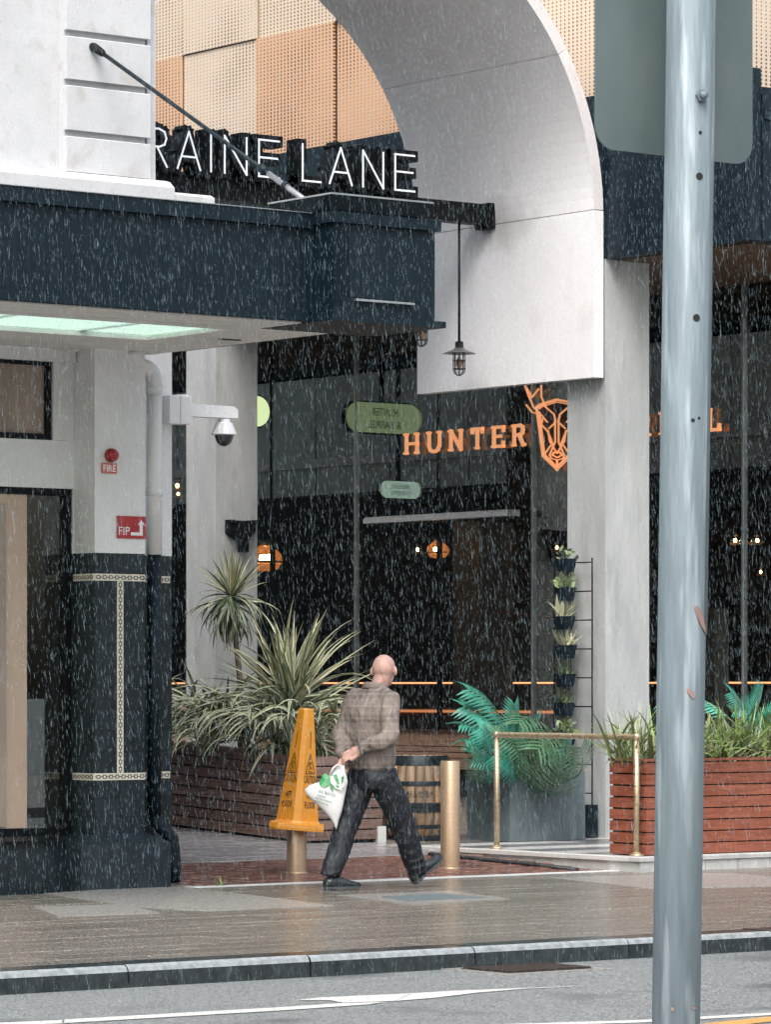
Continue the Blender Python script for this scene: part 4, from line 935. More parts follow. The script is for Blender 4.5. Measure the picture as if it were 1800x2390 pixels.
# wet floor cone
ct = thing('caution_cone', (17.96, 24.29, .375), 'yellow WET FLOOR caution cone tilted on top of a bollard', 'safety cone', rot=(0, R(4.6), -R(37.8)))
def ring(w, c, z, ox=0):   # square ring turned so one edge faces the viewer, corners cut by c
    h = w / 2; P = [(h, -c), (h, c), (c, h), (-c, h), (-h, c), (-h, -c), (-c, -h), (c, -h)]
    return [(x + ox, y, z) for x, y in P]
m = MB(); rs = [ring(.425, .150, 0), ring(.43, .150, .018), ring(.425, .145, .048), ring(.40, .13, .055), ring(.355, .045, .058), ring(.33, .03, .075), ring(.158, .018, .78), ring(.118, .016, .94), ring(.10, .016, .952)]
V = [p for r_ in rs for p in r_]; Fs = [(i * 8 + k, i * 8 + (k + 1) % 8, i * 8 + 8 + (k + 1) % 8, i * 8 + 8 + k) for i in range(len(rs) - 1) for k in range(8)] + [tuple(range(8))[::-1], tuple(len(rs) * 8 - 8 + k for k in range(8))]
body = m.add(V, Fs).build('body', 'cone_yellow', ct)
# printed faces: the two faces left and right of the near edge
def cone_face(side):
    # bottom and top of the face: near edge at (0,-h), side edge at (+-h,0)
    def pt(u, v):   # u 0..1 across the face from the left as seen, v height above base
        f = (v - .075) / (.78 - .075); h = (.33 + (.158 - .33) * f) / 2; c = .03 + (.018 - .03) * f
        A = Vector((c, -h, v)); B = Vector((h, -c, v))
        if side < 0: A, B = Vector((-h, -c, v)), Vector((-c, -h, v))
        P = A + (B - A) * u; nrm = Vector((1 if side > 0 else -1, -1, .33)).normalized(); return P + nrm * .0025
    m = MB()
    def bar(u0, v0, u1, v1, w):
        a, b = pt(u0, v0), pt(u1, v1); t = (b - a).normalized(); nrm = Vector((1 if side > 0 else -1, -1, .33)).normalized(); s = t.cross(nrm) * w / 2
        m.add([a + s, a - s, b - s, b + s], [(0, 1, 2, 3)])
    c_ = .5
    bar(c_, .64, c_, .79 - .02, .006)
    bar(c_, .60, .14, .445, .006); bar(.14, .445, .86, .445, .006); bar(.86, .445, c_, .60, .006)
    for q in (((.40, .47), (.50, .50)), ((.50, .50), (.46, .535)), ((.46, .535), (.62, .52)), ((.50, .50), (.62, .475)), ((.36, .50), (.46, .535)), ((.44, .555), (.52, .565)), ((.30, .462), (.70, .455))): bar(*q[0], *q[1], .006)
    u_ = (pt(.9, .4) - pt(.1, .4)).normalized()
    v_ = (pt(.5, .5) - pt(.5, .3)).normalized()
    wf = (pt(1, .4) - pt(0, .4)).length
    text(m, 'CAUTION', pt(c_, .40), u_, v_, .062, wf * .92, .008)
    text(m, 'WET', pt(c_, .272), u_, v_, .052, wf * .52, .012); text(m, 'FLOOR', pt(c_, .200), u_, v_, .052, wf * .80, .012)
    m.build('print', 'print_black', body)
cone_face(1); cone_face(-1)
# timber planter along the lane
PX, PYf, PXr, PL = 19.86, 26.76, 20.70, 31.4
tp = thing('timber_planter', (20.3, 28.5, .2), 'long dark timber slat planter along the lane behind the cone', 'planter')
n = 8; pz = .0925
for i in range(n):
    za = .022 + i * pz; zb_ = za + pz - .013
    dz = .044 * (PL - PYf); b0 = lane_z(PYf)
    ox = random.uniform(-.004, .004)
    MB().add([(PX + ox, PYf + .002, b0 + za), (PX + ox + .03, PYf + .002, b0 + za), (PX + ox + .03, PL, b0 + dz + za), (PX + ox, PL, b0 + dz + za),
              (PX + ox, PYf + .002, b0 + zb_), (PX + ox + .03, PYf + .002, b0 + zb_), (PX + ox + .03, PL, b0 + dz + zb_), (PX + ox, PL, b0 + dz + zb_)],
             [(0, 3, 2, 1), (4, 5, 6, 7), (0, 1, 5, 4), (2, 3, 7, 6), (0, 4, 7, 3), (1, 2, 6, 5)]).build('slat', 'timber_dark', tp)
    MB().box(PX - .004, PXr, PYf - .032 + ox, PYf - .001 + ox, b0 + za, b0 + zb_).build('slat', 'timber_dark', tp)
MB().box(PX + .04, PXr - .03, PYf + .03, PL, .1, lane_z(PYf) + .70).build('lining', 'black_void', tp)
MB().prism([(PX + .035, PYf + .01, lane_z(PYf) + .705), (PX + .035, PL, lane_z(PL) + .70), (PX + .035, PL, lane_z(PL) + .6), (PX + .035, PYf + .01, lane_z(PYf) + .6)], (PXr - PX - .05, 0, 0)).build('soil', 'soil', tp)
MB().box(PXr - .06, PXr + .03, PYf - .045, PYf + .06, .0, lane_z(PYf) + .13).build('corner_post', 'cladding_white', tp)
MB().box(PXr - .028, PXr, PYf + .004, PL, .1, lane_z(PYf) + .74).build('back_board', 'timber_dark', tp)
for y0_ in (28.4, 30.0): MB().box(PX - .0055, PX - .004, y0_, y0_ + .003, lane_z(y0_) + .03, lane_z(y0_) + .74).build('board_joint', 'black_void', tp)
# red timber planter on the terrace
RX, RY, RZ = 20.80, 23.40, .122
rp_ = thing('slatted_planter', (22, 23.6, .122), 'red-brown timber slat planter on the terrace behind the grey pole', 'planter')
n = 8; pz = .0945
for i in range(n):
    za = RZ + .006 + i * pz; zb_ = za + pz - .010; o_ = random.uniform(-.003, .003)
    MB().box(RX, 25.4, RY - .03 + o_, RY + o_, za, zb_).build('slat', 'timber_red', rp_)
    MB().box(RX + .001 + o_, RX + .03 + o_, RY + .004, RY + .42, za + .002, zb_ - .002).build('slat', 'timber_red', rp_)
MB().box(RX - .008, 25.41, RY - .038, RY + .05, RZ + .764, RZ + .786).build('cap_rail', 'timber_red', rp_)
MB().box(RX - .008, RX + .05, RY + .051, RY + .43, RZ + .764, RZ + .786).build('cap_rail', 'timber_red', rp_)
MB().box(RX + .035, 25.4, RY + .006, RY + .42, RZ, RZ + .72).build('soil', 'soil', rp_)
# grey planter box
gp = thing('grey_planter', (22.2, 26.6, .12), 'grey fibre-cement box planter holding teal palm fronds', 'planter')
m = MB(); gx0, gx1, gy0, gy1, gz0, gz1 = 21.76, 22.64, 26.26, 26.86, .122, .735
m.box(gx0, gx1, gy0, gy0 + .03, gz0, gz1).box(gx0, gx1, gy1 - .03, gy1, gz0, gz1).box(gx0, gx0 + .03, gy0 + .031, gy1 - .031, gz0, gz1 - .001).box(gx1 - .03, gx1, gy0 + .031, gy1 - .031, gz0, gz1 - .001)
m.build('shell', 'planter_grey', gp); MB().box(gx0 + .031, gx1 - .031, gy0 + .031, gy1 - .031, gz0, gz1 - .06).build('soil', 'soil', gp)
# oak barrel
BX, BYc, BZ, BH = 21.28, 26.98, .12, .76
ba = thing('wine_barrel', (BX, BYc, BZ), 'oak wine barrel with black hoops and branded lettering behind the bollard', 'barrel')
def br(t): return .275 + .055 * (1 - (2 * t - 1) ** 2)
NS = 22
for i in range(NS):
    a0, a1 = 2 * math.pi * (i + .03) / NS, 2 * math.pi * (i + .97) / NS; m = MB(); V = []; Fs = []
    ts = [0, .15, .3, .5, .7, .85, 1]
    for t in ts:
        for a in (a0, a1):
            for rr in (br(t), br(t) - .03): V.append((BX + rr * math.cos(a), BYc + rr * math.sin(a), BZ + BH * t))
    for k in range(len(ts) - 1):
        q = 4 * k; Fs += [(q, q + 2, q + 6, q + 4), (q + 1, q + 5, q + 7, q + 3), (q, q + 4, q + 5, q + 1), (q + 2, q + 3, q + 7, q + 6)]
    Fs += [(0, 1, 3, 2), (4 * len(ts) - 4, 4 * len(ts) - 2, 4 * len(ts) - 1, 4 * len(ts) - 3)]
    m.add(V, Fs).build('stave', 'barrel_oak', ba, True)
MB().lathe([(.255, BH - .02), (.001, BH - .02)], (BX, BYc, BZ), 28, False).build('head', 'barrel_oak', ba)
for t0, t1 in ((0.0, .07), (.155, .20), (.345, .395), (.40, .455), (.655, .705), (.89, 1.002)):
    MB().lathe([(br(t0) + .004, BH * t0), (br((t0 + t1) / 2) + .005, BH * (t0 + t1) / 2), (br(t1) + .004, BH * t1)], (BX, BYc, BZ), 32, False).build('hoop', 'barrel_hoop', ba, True)
m = MB(); V, Fs = text_polys('YALUMBA'); w_ = max(p.x for p in V) - min(p.x for p in V); x0_ = min(p.x for p in V)
def on_barrel(u, z): # u metres along the surface, centred on the direction to the eye
    t = (z - BZ) / BH; r = br(t) + .003; a = math.atan2(-BYc, -BX) + R(-4) + u / r
    return (BX + r * math.cos(a), BYc + r * math.sin(a), z)
m.add([on_barrel((p.x - x0_) / w_ * .30 - .12, BZ + .415 + p.y * .05) for p in V], Fs)
for k in range(5): m.add([on_barrel(u, z) for u, z in ((-.12 + k * .055, BZ + .398), (-.08 + k * .055, BZ + .398), (-.08 + k * .055, BZ + .404), (-.12 + k * .055, BZ + .404))], [(0, 1, 2, 3)])
m.build('brand', 'print_black', ba)
# brass handrail
hr = thing('handrail', (20.74, 24.25, .12), 'brass handrail with two posts at the terrace edge', 'handrail')
ya, yb, hz = 25.20, 23.42, 1.085
for y_ in (ya, yb):
    MB().tube([(20.74, y_, .12), (20.74, y_, hz - .03)], .024, 14).build('post', 'brass_rail', hr, True)
    MB().lathe([(.058, .122), (.058, .134), (.035, .14), (.028, .155)], (20.74, y_, 0), 20).build('foot_flange', 'brass_rail', hr, True)
MB().tube([(20.74, ya, hz - .032)] + bend((20.74, ya, hz - .03), (20.74, ya, hz), (20.74, ya - .03, hz), 4) + bend((20.74, yb + .03, hz), (20.74, yb, hz), (20.74, yb, hz - .03), 4) + [(20.74, yb, hz - .032)], .025, 14).build('top_rail', 'brass_rail', hr, True)
for y_ in (ya, yb): MB().ball((20.74, y_, hz), .034, 12, 8).build('joint', 'brass_rail', hr, True)
# trellis with pots on the near column
tx = 22.93; ty0, ty1 = 26.50, 27.03
tl_ = thing('plant_trellis', (tx, 26.8, .12), 'black wire trellis with small pots standing against the concrete column', 'trellis')
for y_ in (ty0, 26.80, 26.825, ty1): MB().tube([(tx, y_, .12), (tx, y_, 2.66)], .0075 if y_ in (ty0, ty1) else .005, 6).build('upright', 'black_metal', tl_)
MB().box(tx - .06, tx + .06, 26.49, 26.80, .125, .42).build('base_box', 'navy_paint', tl_)
zp = [2.62 - i * .262 for i in range(9)]
for z in zp: MB().tube([(tx, ty0, z), (tx, ty1, z)], .007, 6).build('rung', 'black_metal', tl_)
pot = MB().add([(-.06, -.08, 0), (.06, -.08, 0), (.06, .08, 0), (-.06, .08, 0), (-.085, -.105, .155), (.085, -.105, .155), (.085, .105, .155), (-.085, .105, .155), (-.075, -.095, .14), (.075, -.095, .14), (.075, .095, .14), (-.075, .095, .14)],
               [(3, 2, 1, 0), (0, 1, 5, 4), (1, 2, 6, 5), (2, 3, 7, 6), (3, 0, 4, 7), (4, 5, 9, 8), (5, 6, 10, 9), (6, 7, 11, 10), (7, 4, 8, 11), (8, 9, 10, 11)]).mesh('pot', 'navy_paint')
leafd = MB().add([(0, 0, 0), (.012, 0, .02), (.014, 0, .04), (0, 0, .06), (-.014, 0, .04), (-.012, 0, .02)], [(0, 1, 2, 3, 4, 5)]).mesh('leaf', 'succulent')
leafn = MB().add([(-.004, 0, 0), (.004, 0, 0), (.004, .02, .07), (0, .05, .13), (-.004, .02, .07)], [(0, 1, 2, 4), (2, 3, 4)]).mesh('leaf', 'leaf_green')
leafl = MB().add([(-.006, 0, 0), (.006, 0, 0), (.010, .02, .06), (0, .04, .12), (-.010, .02, .06)], [(0, 1, 2, 4), (2, 3, 4)]).mesh('leaf', 'leaf_cream')
words = ['topmost', 'second', 'third', 'fourth', 'fifth', 'sixth', 'seventh', 'eighth']
for i in range(8):
    pz_ = zp[i] - .115; py_ = 26.76 + .012 * (i % 3)
    t = thing('trellis_pot', (tx - .09, py_, pz_), 'black pot with a small plant, %s from the top of the trellis' % words[i], 'plant pot', 'pots on the trellis')
    inst('pot', pot, (tx - .095, py_, pz_ + .03), t, scale=(.8, .78, .78))
    MB().box(tx - .145, tx - .045, py_ - .06, py_ + .06, pz_ + .12, pz_ + .143).build('soil', 'soil', t)
    kind = (0, 0, 2, 2, 1, 1, 0, 0)[i]; nl = (12, 55, 22, 40, 40, 45, 45, 25)[i]
    for k in range(nl):
        a = random.uniform(0, 6.28); rr = random.random() ** .5
        if kind == 0:
            e = random.uniform(0, 1.2); p = Vector((tx - .095 + .07 * rr * math.cos(a), py_ + .11 * rr * math.sin(a), pz_ + .13 + random.uniform(0, .13) * (1 - rr * .4)))
            inst('leaf', leafd, p, t, rot=(random.uniform(-1.3, 1.3), random.uniform(-1.3, 1.3), a), scale=random.uniform(.9, 1.6))
        else:
            p = Vector((tx - .095 + .05 * rr * math.cos(a), py_ + .07 * rr * math.sin(a), pz_ + .135))
            inst('leaf', leafn if kind == 1 else leafl, p, t, rot=(random.uniform(-.2, 1.1) * -1, 0, a), scale=random.uniform(.9, 2.0))
# street pole with a sign seen from behind
pd = 7.5; pb = atD(1578, 2390, pd); ptp = atD(1613, 0, pd); ax = (ptp - pb).normalized(); base = pb - ax * (pb.z / ax.z); topp = ptp + ax * .6
po = thing('sign_pole', base, 'galvanised steel pole rising in the right foreground', 'pole')
MB().tube([base - UZ * .02, base + ax * 1.5, topp], .047, 32).build('tube', 'galv', po, True)
MB().tube([topp, topp + ax * .02], [.048, .03], 24).build('cap', 'black_metal', po, True)
MB().lathe([(.10, 0), (.10, .012), (.055, .016), (.05, .05)], base, 24).build('base_flange', 'galv', po, True)
MB().tube([base + ax * 1.6 + (RT * .0442 - FW * .0165), base + ax * 4.2 + (RT * .0442 - FW * .0165)], .0045, 6).build('weld_seam', 'galv', po, True)
def pole_pt(px_, py_):
    d = pd - .047; p = atD(px_, py_, d); t = (p - base).dot(ax); c = base + ax * t; k = ray(px_, py_)
    for _ in range(12):
        q = EYE + k * d; v = q - (base + ax * (q - base).dot(ax)); d += (v.length - .047) * (1 if v.dot(-FW) > 0 else -1) * .8
    return EYE + k * d
for (a, b, r_) in ((1634, 128, .0), (1633, 412, .0072), (1626, 742, .0072), (1635, 310, .0035), (1618, 981, .004), (1632, 976, .003)):
    q = pole_pt(a, b); nrm = (q - (base + ax * (q - base).dot(ax))).normalized()
    if r_: MB().tube([q - nrm * .004, q + nrm * .0006], r_, 16).build('bolt_hole', 'black_void', po)
q = pole_pt(1637, 224); nrm = (q - (base + ax * (q - base).dot(ax))).normalized()
MB().tube([q - nrm * .004, q + nrm * .006], .0125, 6).build('nut', 'galv', po); MB().tube([q + nrm * .006, q + nrm * .016], .0075, 12).build('bolt', 'galv', po, True)
def scuff(name, pts):
    c = pole_pt(*pts[0]); m = MB(); V = []
    for a_, b_ in pts:
        q_ = pole_pt(a_, b_); nn = (q_ - (base + ax * (q_ - base).dot(ax))).normalized(); V.append(q_ + nn * .0025)
    m.add(V, [list(range(len(V)))]); m.build(name, 'scuff_red', po)
scuff('paint_mark', [(1620, 1418), (1626, 1413), (1635, 1426), (1641, 1446), (1646, 1470), (1644, 1476), (1636, 1462), (1628, 1444)])
scuff('paint_mark', [(1602, 1608), (1609, 1607), (1618, 1618), (1622, 1628), (1616, 1630), (1608, 1620)])
scuff('paint_mark', [(1566, 2351), (1572, 2349), (1575, 2355), (1570, 2360)]); scuff('paint_mark', [(1610, 2348), (1618, 2347), (1624, 2352), (1616, 2354)])
sp_ = thing('street_sign', atD(1600, 100, pd + .07), 'blank grey aluminium back of a street sign on the pole', 'sign')
ysn = (base + ax * 3).y + .09
A_ = onY(1391, 348, ysn); B_ = onY(1757, 383, ysn); zlo = (onY(1440, 354, ysn).z + onY(1700, 378, ysn).z) / 2; zhi = zlo + .62; rr = .045
P = []
for (cx_, cz_, a0) in ((B_.x - rr, zlo + rr, -90), (B_.x - rr, zhi - rr, 0), (A_.x + rr, zhi - rr, 90), (A_.x + rr, zlo + rr, 180)):
    for k in range(7): a = R(a0 + 15 * k); P.append((cx_ + rr * math.cos(a), ysn, cz_ + rr * math.sin(a)))
MB().prism(P, (0, .004, 0)).build('plate', 'sign_back', sp_)
for z in (): MB().box((base + ax * z).x - .02, (base + ax * z).x + .02, ysn - .02, ysn - .0005, z, z + .04).build('rail', 'sign_back', sp_)

# ================================================================== PLANTS
def strap(L, w, bend_deg, n=9, mats=('leaf_green', 'leaf_cream'), keel=.25, edge=.28):
    "long arching leaf with pale margins, rising along +Z and bending towards +Y"
    V = []; Fs = []; m = MB(); p = Vector((0, 0, 0)); rows = []
    for i in range(n + 1):
        t = i / n; ang = R(bend_deg) * (t ** 1.5); d = Vector((0, math.sin(ang), math.cos(ang)))
        ww = w * (min(1, .45 + 2.2 * t) if t < .25 else 1) * (1 - max(0, (t - .35) / .65) ** 1.6) + .0008
        nn = Vector((0, math.cos(ang), -math.sin(ang)))
        rows.append([p + Vector((s * ww / 2, 0, 0)) + nn * (-keel * ww * (1 - abs(s))) for s in (-1, -1 + 2 * edge, 0, 1 - 2 * edge, 1)])
        p = p + d * (L / n)
    V = [q for r_ in rows for q in r_]
    for i in range(n):
        for k in range(4):
            m.mat(1 if k in (0, 3) else 0); m.f.append([i * 5 + k, i * 5 + k + 1, i * 5 + 6 + k, i * 5 + 5 + k]); m.m.append(m.cur)
    m.v = V; return m.mesh('leaf', list(mats), True)
def rosette(t, c, n, metas, tilt_rng, len_rng, az=(0, 360), spread=.05, name='leaf', up=0):
    c = Vector(c)
    for i in range(n):
        f = (i + .5) / n; me = random.choice(metas)
        tilt = tilt_rng[0] + (tilt_rng[1] - tilt_rng[0]) * (f ** .9) + random.uniform(-6, 6)
        a = R(random.uniform(*az)); s = random.uniform(*len_rng)
        off = Vector((random.uniform(-1, 1), random.uniform(-1, 1), 0)) * spread + UZ * random.uniform(-.5, .5) * up
        # leaf leans towards azimuth a by tilt
        q = Quaternion((0, 0, 1), a) @ Quaternion((1, 0, 0), -R(tilt)) @ Quaternion((0, 0, 1), random.uniform(-.5, .5))
        o = inst(name, me, c + off, t, scale=(s * random.uniform(.85, 1.15), s, s)); o.rotation_mode = 'QUATERNION'; o.rotation_quaternion = q
vb = [strap(1.0, .052, b_) for b_ in (25, 45, 65, 90, 110)]
vb_up = [strap(.95, .054, b_, mats=('leaf_green', 'leaf_pale')) for b_ in (5, 12, 22, 40)]
vb_dk = [strap(.85, .044, b_, mats=('leaf_dark', 'leaf_green')) for b_ in (60, 90, 120, 140)]
def zsoil(y): return lane_z(y) + .70
c1 = Vector((20.30, 27.55, zsoil(27.5)))
pl1 = thing('striped_flax', c1, 'largest cream-striped spiky flax fountaining from the planter behind the man', 'plant', 'spiky plants in the timber planter')
for k in range(5): MB().tube([c1 + Vector((.05 * math.cos(k), .05 * math.sin(k), -.1)), c1 + Vector((.09 * math.cos(k * 1.3), .07 * math.sin(k * 1.3), .42 + .05 * k))], [.035, .028], 8).build('stem', 'bark', pl1, True)
rosette(pl1, c1 + UZ * .46, 62, vb_up + vb[:2], (2, 62), (.75, 1.02), spread=.07, up=.1)
rosette(pl1, c1 + UZ * .38, 80, vb, (40, 88), (.72, 1.05), spread=.08, up=.25)
rosette(pl1, c1 + UZ * .22, 70, vb[2:] + vb_dk, (45, 100), (.6, .95), spread=.10, up=.3)
rosette(pl1, c1 + UZ * .05 + Vector((-.12, -.1, 0)), 60, vb[3:] + vb_dk[1:], (35, 90), (.55, .85), az=(60, 300), spread=.18, up=.2)
c2_ = Vector((20.15, 28.55, zsoil(28.5)))
pl2 = thing('striped_flax', c2_, 'low pale flax drooping over the left end of the timber planter', 'plant', 'spiky plants in the timber planter')
rosette(pl2, c2_ + UZ * .20, 100, vb[3:] + vb[1:2], (25, 85), (.55, .85), az=(30, 250), spread=.25, up=.2)
rosette(pl2, c2_ + UZ * .16 + Vector((-.1, -.45, 0)), 100, vb[3:] + vb_dk[2:], (30, 85), (.55, .85), az=(40, 260), spread=.24, up=.2)
long = [strap(1.0, .046, b_) for b_ in (95, 120, 140)]
for k in range(95):
    yb_ = random.uniform(27.1, 29.6); rosette(pl2, (19.98 + random.uniform(-.05, .15), yb_, zsoil(yb_) + random.uniform(.1, .3)), 1, long, (28, 62), (.62, .95), az=(55, 165), spread=.03)
for k in range(28):
    rosette(pl1, (20.0 + random.uniform(-.08, .5), 26.95 + random.uniform(-.08, .12), zsoil(27) + random.uniform(.1, .35)), 1, long, (28, 60), (.55, .85), az=(110, 235), spread=.03)
c3_ = Vector((20.45, 29.05, zsoil(29)))
pl3 = thing('dark_flax', c3_, 'thin dark spiky flax tuft at the foot of the small palm tree', 'plant', 'spiky plants in the timber planter')
rosette(pl3, c3_, 55, [strap(.75, .018, b_, mats=('leaf_dark', 'leaf_green')) for b_ in (10, 30, 50)], (5, 62), (.6, 1.05), spread=.08)
c4_ = Vector((20.1, 29.75, zsoil(29.7)))
pl5 = thing('striped_flax', c4_, 'arching striped flax half hidden behind the tiled pillar edge', 'plant', 'spiky plants in the timber planter')
rosette(pl5, c4_ + UZ * .1, 46, vb[1:], (25, 80), (.55, .9), az=(20, 280), spread=.14, up=.1)
# cabbage tree
tb = Vector((20.62, 28.95, zsoil(28.9) - .02)); tt = onX(543, 1398, 20.58); tt.y = 28.95; tt = Vector((20.50, 28.95, HC + (1600 - 1395) / F * 35.5))
pt_ = thing('cabbage_tree', tb, 'small cabbage tree with a shaggy head of striped leaves against the far column', 'tree')
pa, pb_ = atD(562, 1600, 35.6), atD(541, 1400, 35.5)
MB().tube([Vector((pa.x, pa.y, zsoil(28.9) - .05)), pa, atD(551, 1500, 35.5), pb_, pb_ + UZ * .05], [.032, .03, .026, .03, .02], 10).build('trunk', 'bark', pt_, True)
hd_ = pb_
short = [strap(.50, .034, b_, mats=('leaf_green', 'leaf_pale')) for b_ in (4, 12, 20)]
skirt = [strap(.46, .032, b_, mats=('leaf_dark', 'leaf_green')) for b_ in (70, 95, 115)]
sk2 = [strap(.52, .028, b_, mats=('leaf_green', 'leaf_cream')) for b_ in (80, 100)]
dead = [strap(.45, .02, b_, mats=('leaf_dead', 'leaf_dead')) for b_ in (60, 90)]
rosette(pt_, hd_ + UZ * .03, 46, short, (3, 68), (.75, 1.0), spread=.025)
rosette(pt_, hd_ - UZ * .0, 90, skirt + sk2, (75, 118), (.7, 1.05), spread=.03, up=.1)
rosette(pt_, hd_ - UZ * .06, 45, skirt, (100, 140), (.7, 1.0), spread=.03, up=.08)
rosette(pt_, hd_ - UZ * .1, 16, dead, (120, 155), (.7, 1.0), spread=.03, up=.06)
# palm fronds
def frond_mesh(L, n, lw, ll, mat, bend_deg=35):
    m = MB(); p = Vector((0, 0, 0)); seg = 14; P = [p]; D = []
    for i in range(seg):
        ang = R(bend_deg) * (i / seg) ** 1.2; d = Vector((0, math.sin(ang), math.cos(ang))); D.append(d); p = p + d * (L / seg); P.append(p)
    m.mat(1); m.tube(P, [.007 * (1 - .8 * i / seg) for i in range(seg + 1)], 5); m.mat(0)
    for k in range(n):
        t = .30 + .69 * k / (n - 1); i = min(seg - 1, int(t * seg)); c = P[i] + D[i] * ((t * seg - i) * L / seg); d = D[i]
        nn = Vector((0, d.z, -d.y)); l_ = ll * (1 - ((t - .55) / .62) ** 2 * .75)
        for s in (-1, 1):
            dirv = (Vector((s * 1, 0, 0)) + d * (.55 + .6 * (t - .3)) - nn * -.12).normalized(); sd_ = dirv.cross(nn).normalized()
            a = c; b = c + dirv * (l_ * .45) ; e = c + dirv * l_ + nn * (.18 * l_)
            m.add([a - sd_ * lw * .3, a + sd_ * lw * .3, b + sd_ * lw * .5, b - sd_ * lw * .5, e], [(0, 1, 2, 3), (3, 2, 4)])
    return m.mesh('frond', [mat, 'leaf_green'], False)
fr_t = [frond_mesh(.62, 17, .021, .19, 'palm_teal', b_) for b_ in (15, 45, 80)]
fr_g = [frond_mesh(.55, 16, .012, .14, 'palm_green', b_) for b_ in (30, 60, 95)]
cg = Vector((22.1, 26.55, .68))
pg = thing('teal_palm', cg, 'teal artificial palm fronds rising from the grey box planter', 'plant')
def put_frond(t, me, base_, tip_px, d, s_roll=0):
    tip = atD(tip_px[0], tip_px[1], d); v = tip - base_; zax = v.normalized()
    L0 = max((me.vertices[i].co.length for i in range(0, len(me.vertices))), default=.6)
    # aim: the mesh's chord goes along its own mean direction
    ch_ = Vector(max((mv.co for mv in me.vertices), key=lambda c: c.length)); ch_.x = 0
    q = ch_.normalized().rotation_difference(zax); q = Quaternion(zax, s_roll) @ q
    k = v.length / ch_.length
    o = inst('frond', me, base_, t, scale=(max(k, .75), k, k)); o.rotation_mode = 'QUATERNION'; o.rotation_quaternion = q
bases = Vector((21.95, 26.55, .68))
for (tx_, ty_, dd, kind, roll) in ((1060, 1605, 34.0, 2, .6), (1050, 1650, 34.0, 2, .4), (1052, 1700, 33.9, 2, .9), (1070, 1745, 33.8, 2, 1.2), (1095, 1690, 33.7, 1, .3), (1110, 1730, 33.6, 1, -.2), (1085, 1770, 33.7, 2, .5),
                                   (1195, 1622, 34.3, 0, .2), (1262, 1650, 34.4, 0, 1.0), (1150, 1680, 34.1, 0, -.4), (1130, 1755, 33.7, 2, .1), (1215, 1665, 34.5, 1, 2.5), (1160, 1720, 33.9, 1, .0)):
    put_frond(pg, fr_t[kind], bases + Vector((random.uniform(-.08, .08), random.uniform(-.06, .06), 0)), (tx_, ty_), dd, roll)
pg2 = thing('fern_palm', Vector((22.35, 26.5, .68)), 'low green ferny fronds along the rim of the grey box planter', 'plant')
for k in range(30):
    u_ = random.random(); b_ = Vector((21.85 + .75 * u_, 26.5 + random.uniform(-.18, .25), .68)); tx_ = 1110 + 235 * u_ + random.choice((-1, 1)) * random.uniform(25, 90)
    put_frond(pg2, random.choice(fr_g + fr_t[1:2]), b_, (min(max(tx_, 1085), 1345), random.uniform(1690, 1775)), 34.1 + random.uniform(-.5, .4), random.uniform(-1.5, 1.5))
# grasses in the red planter
gl = [strap(.52, .025, b_, mats=('grass_green', 'grass_green')) for b_ in (8, 25, 45, 80)]
gl2 = [strap(.50, .014, b_, mats=('leaf_green', 'leaf_cream')) for b_ in (8, 30, 60)]
pos = [(20.95, 'strappy green clump left of the pole in the red planter'), (21.42, 'strappy green clump hidden by the pole in the red planter'), (21.75, 'bushy green clump just right of the pole in the red planter'),
       (22.05, 'tall green clump in the middle right of the red planter'), (22.40, 'yellowish green clump at the right edge of the red planter'), (22.8, 'outermost green clump in the red planter')]
for k, (x_, lb) in enumerate(pos):
    c = Vector((x_, RY + .2 + random.uniform(-.05, .05), RZ + .70)); t = thing('strappy_grass', c, lb, 'plant', 'grass clumps in the red planter')
    rosette(t, c, 110, gl, (2, 62), (.65, 1.2), spread=.15); rosette(t, c, 26, gl2, (8, 66), (.7, 1.25), spread=.14)
cr = Vector((23.1, 24.6, .9)); cr = atD(1735, 1720, 33.2)
pr = thing('teal_palm', cr, 'teal palm fronds behind the grass clumps right of the pole', 'plant')
MB().tube([Vector((cr.x, cr.y, .12)), cr], .02, 6).build('stem', 'bark', pr, True)
for (tx_, ty_, kind, roll) in ((1690, 1608, 1, .5), (1775, 1585, 0, .3), (1700, 1660, 2, .6), (1820, 1640, 1, -.5), (1730, 1670, 2, 0), (1790, 1690, 2, -.8), (1740, 1615, 0, 1.2), (1525, 1650, 2, .3)):
    put_frond(pr, fr_t[kind], cr, (tx_, ty_), 33.0 + random.uniform(-.3, .3), roll)
wd = thing('weed_tuft', (16.70, 23.56, 0), 'tiny weed growing at the corner of the building', 'plant')
rosette(wd, (16.70, 23.57, 0), 14, [strap(.08, .008, b_, mats=('grass_green', 'grass_green'), n=4) for b_ in (10, 50)], (10, 75), (.6, 1.2), spread=.03)
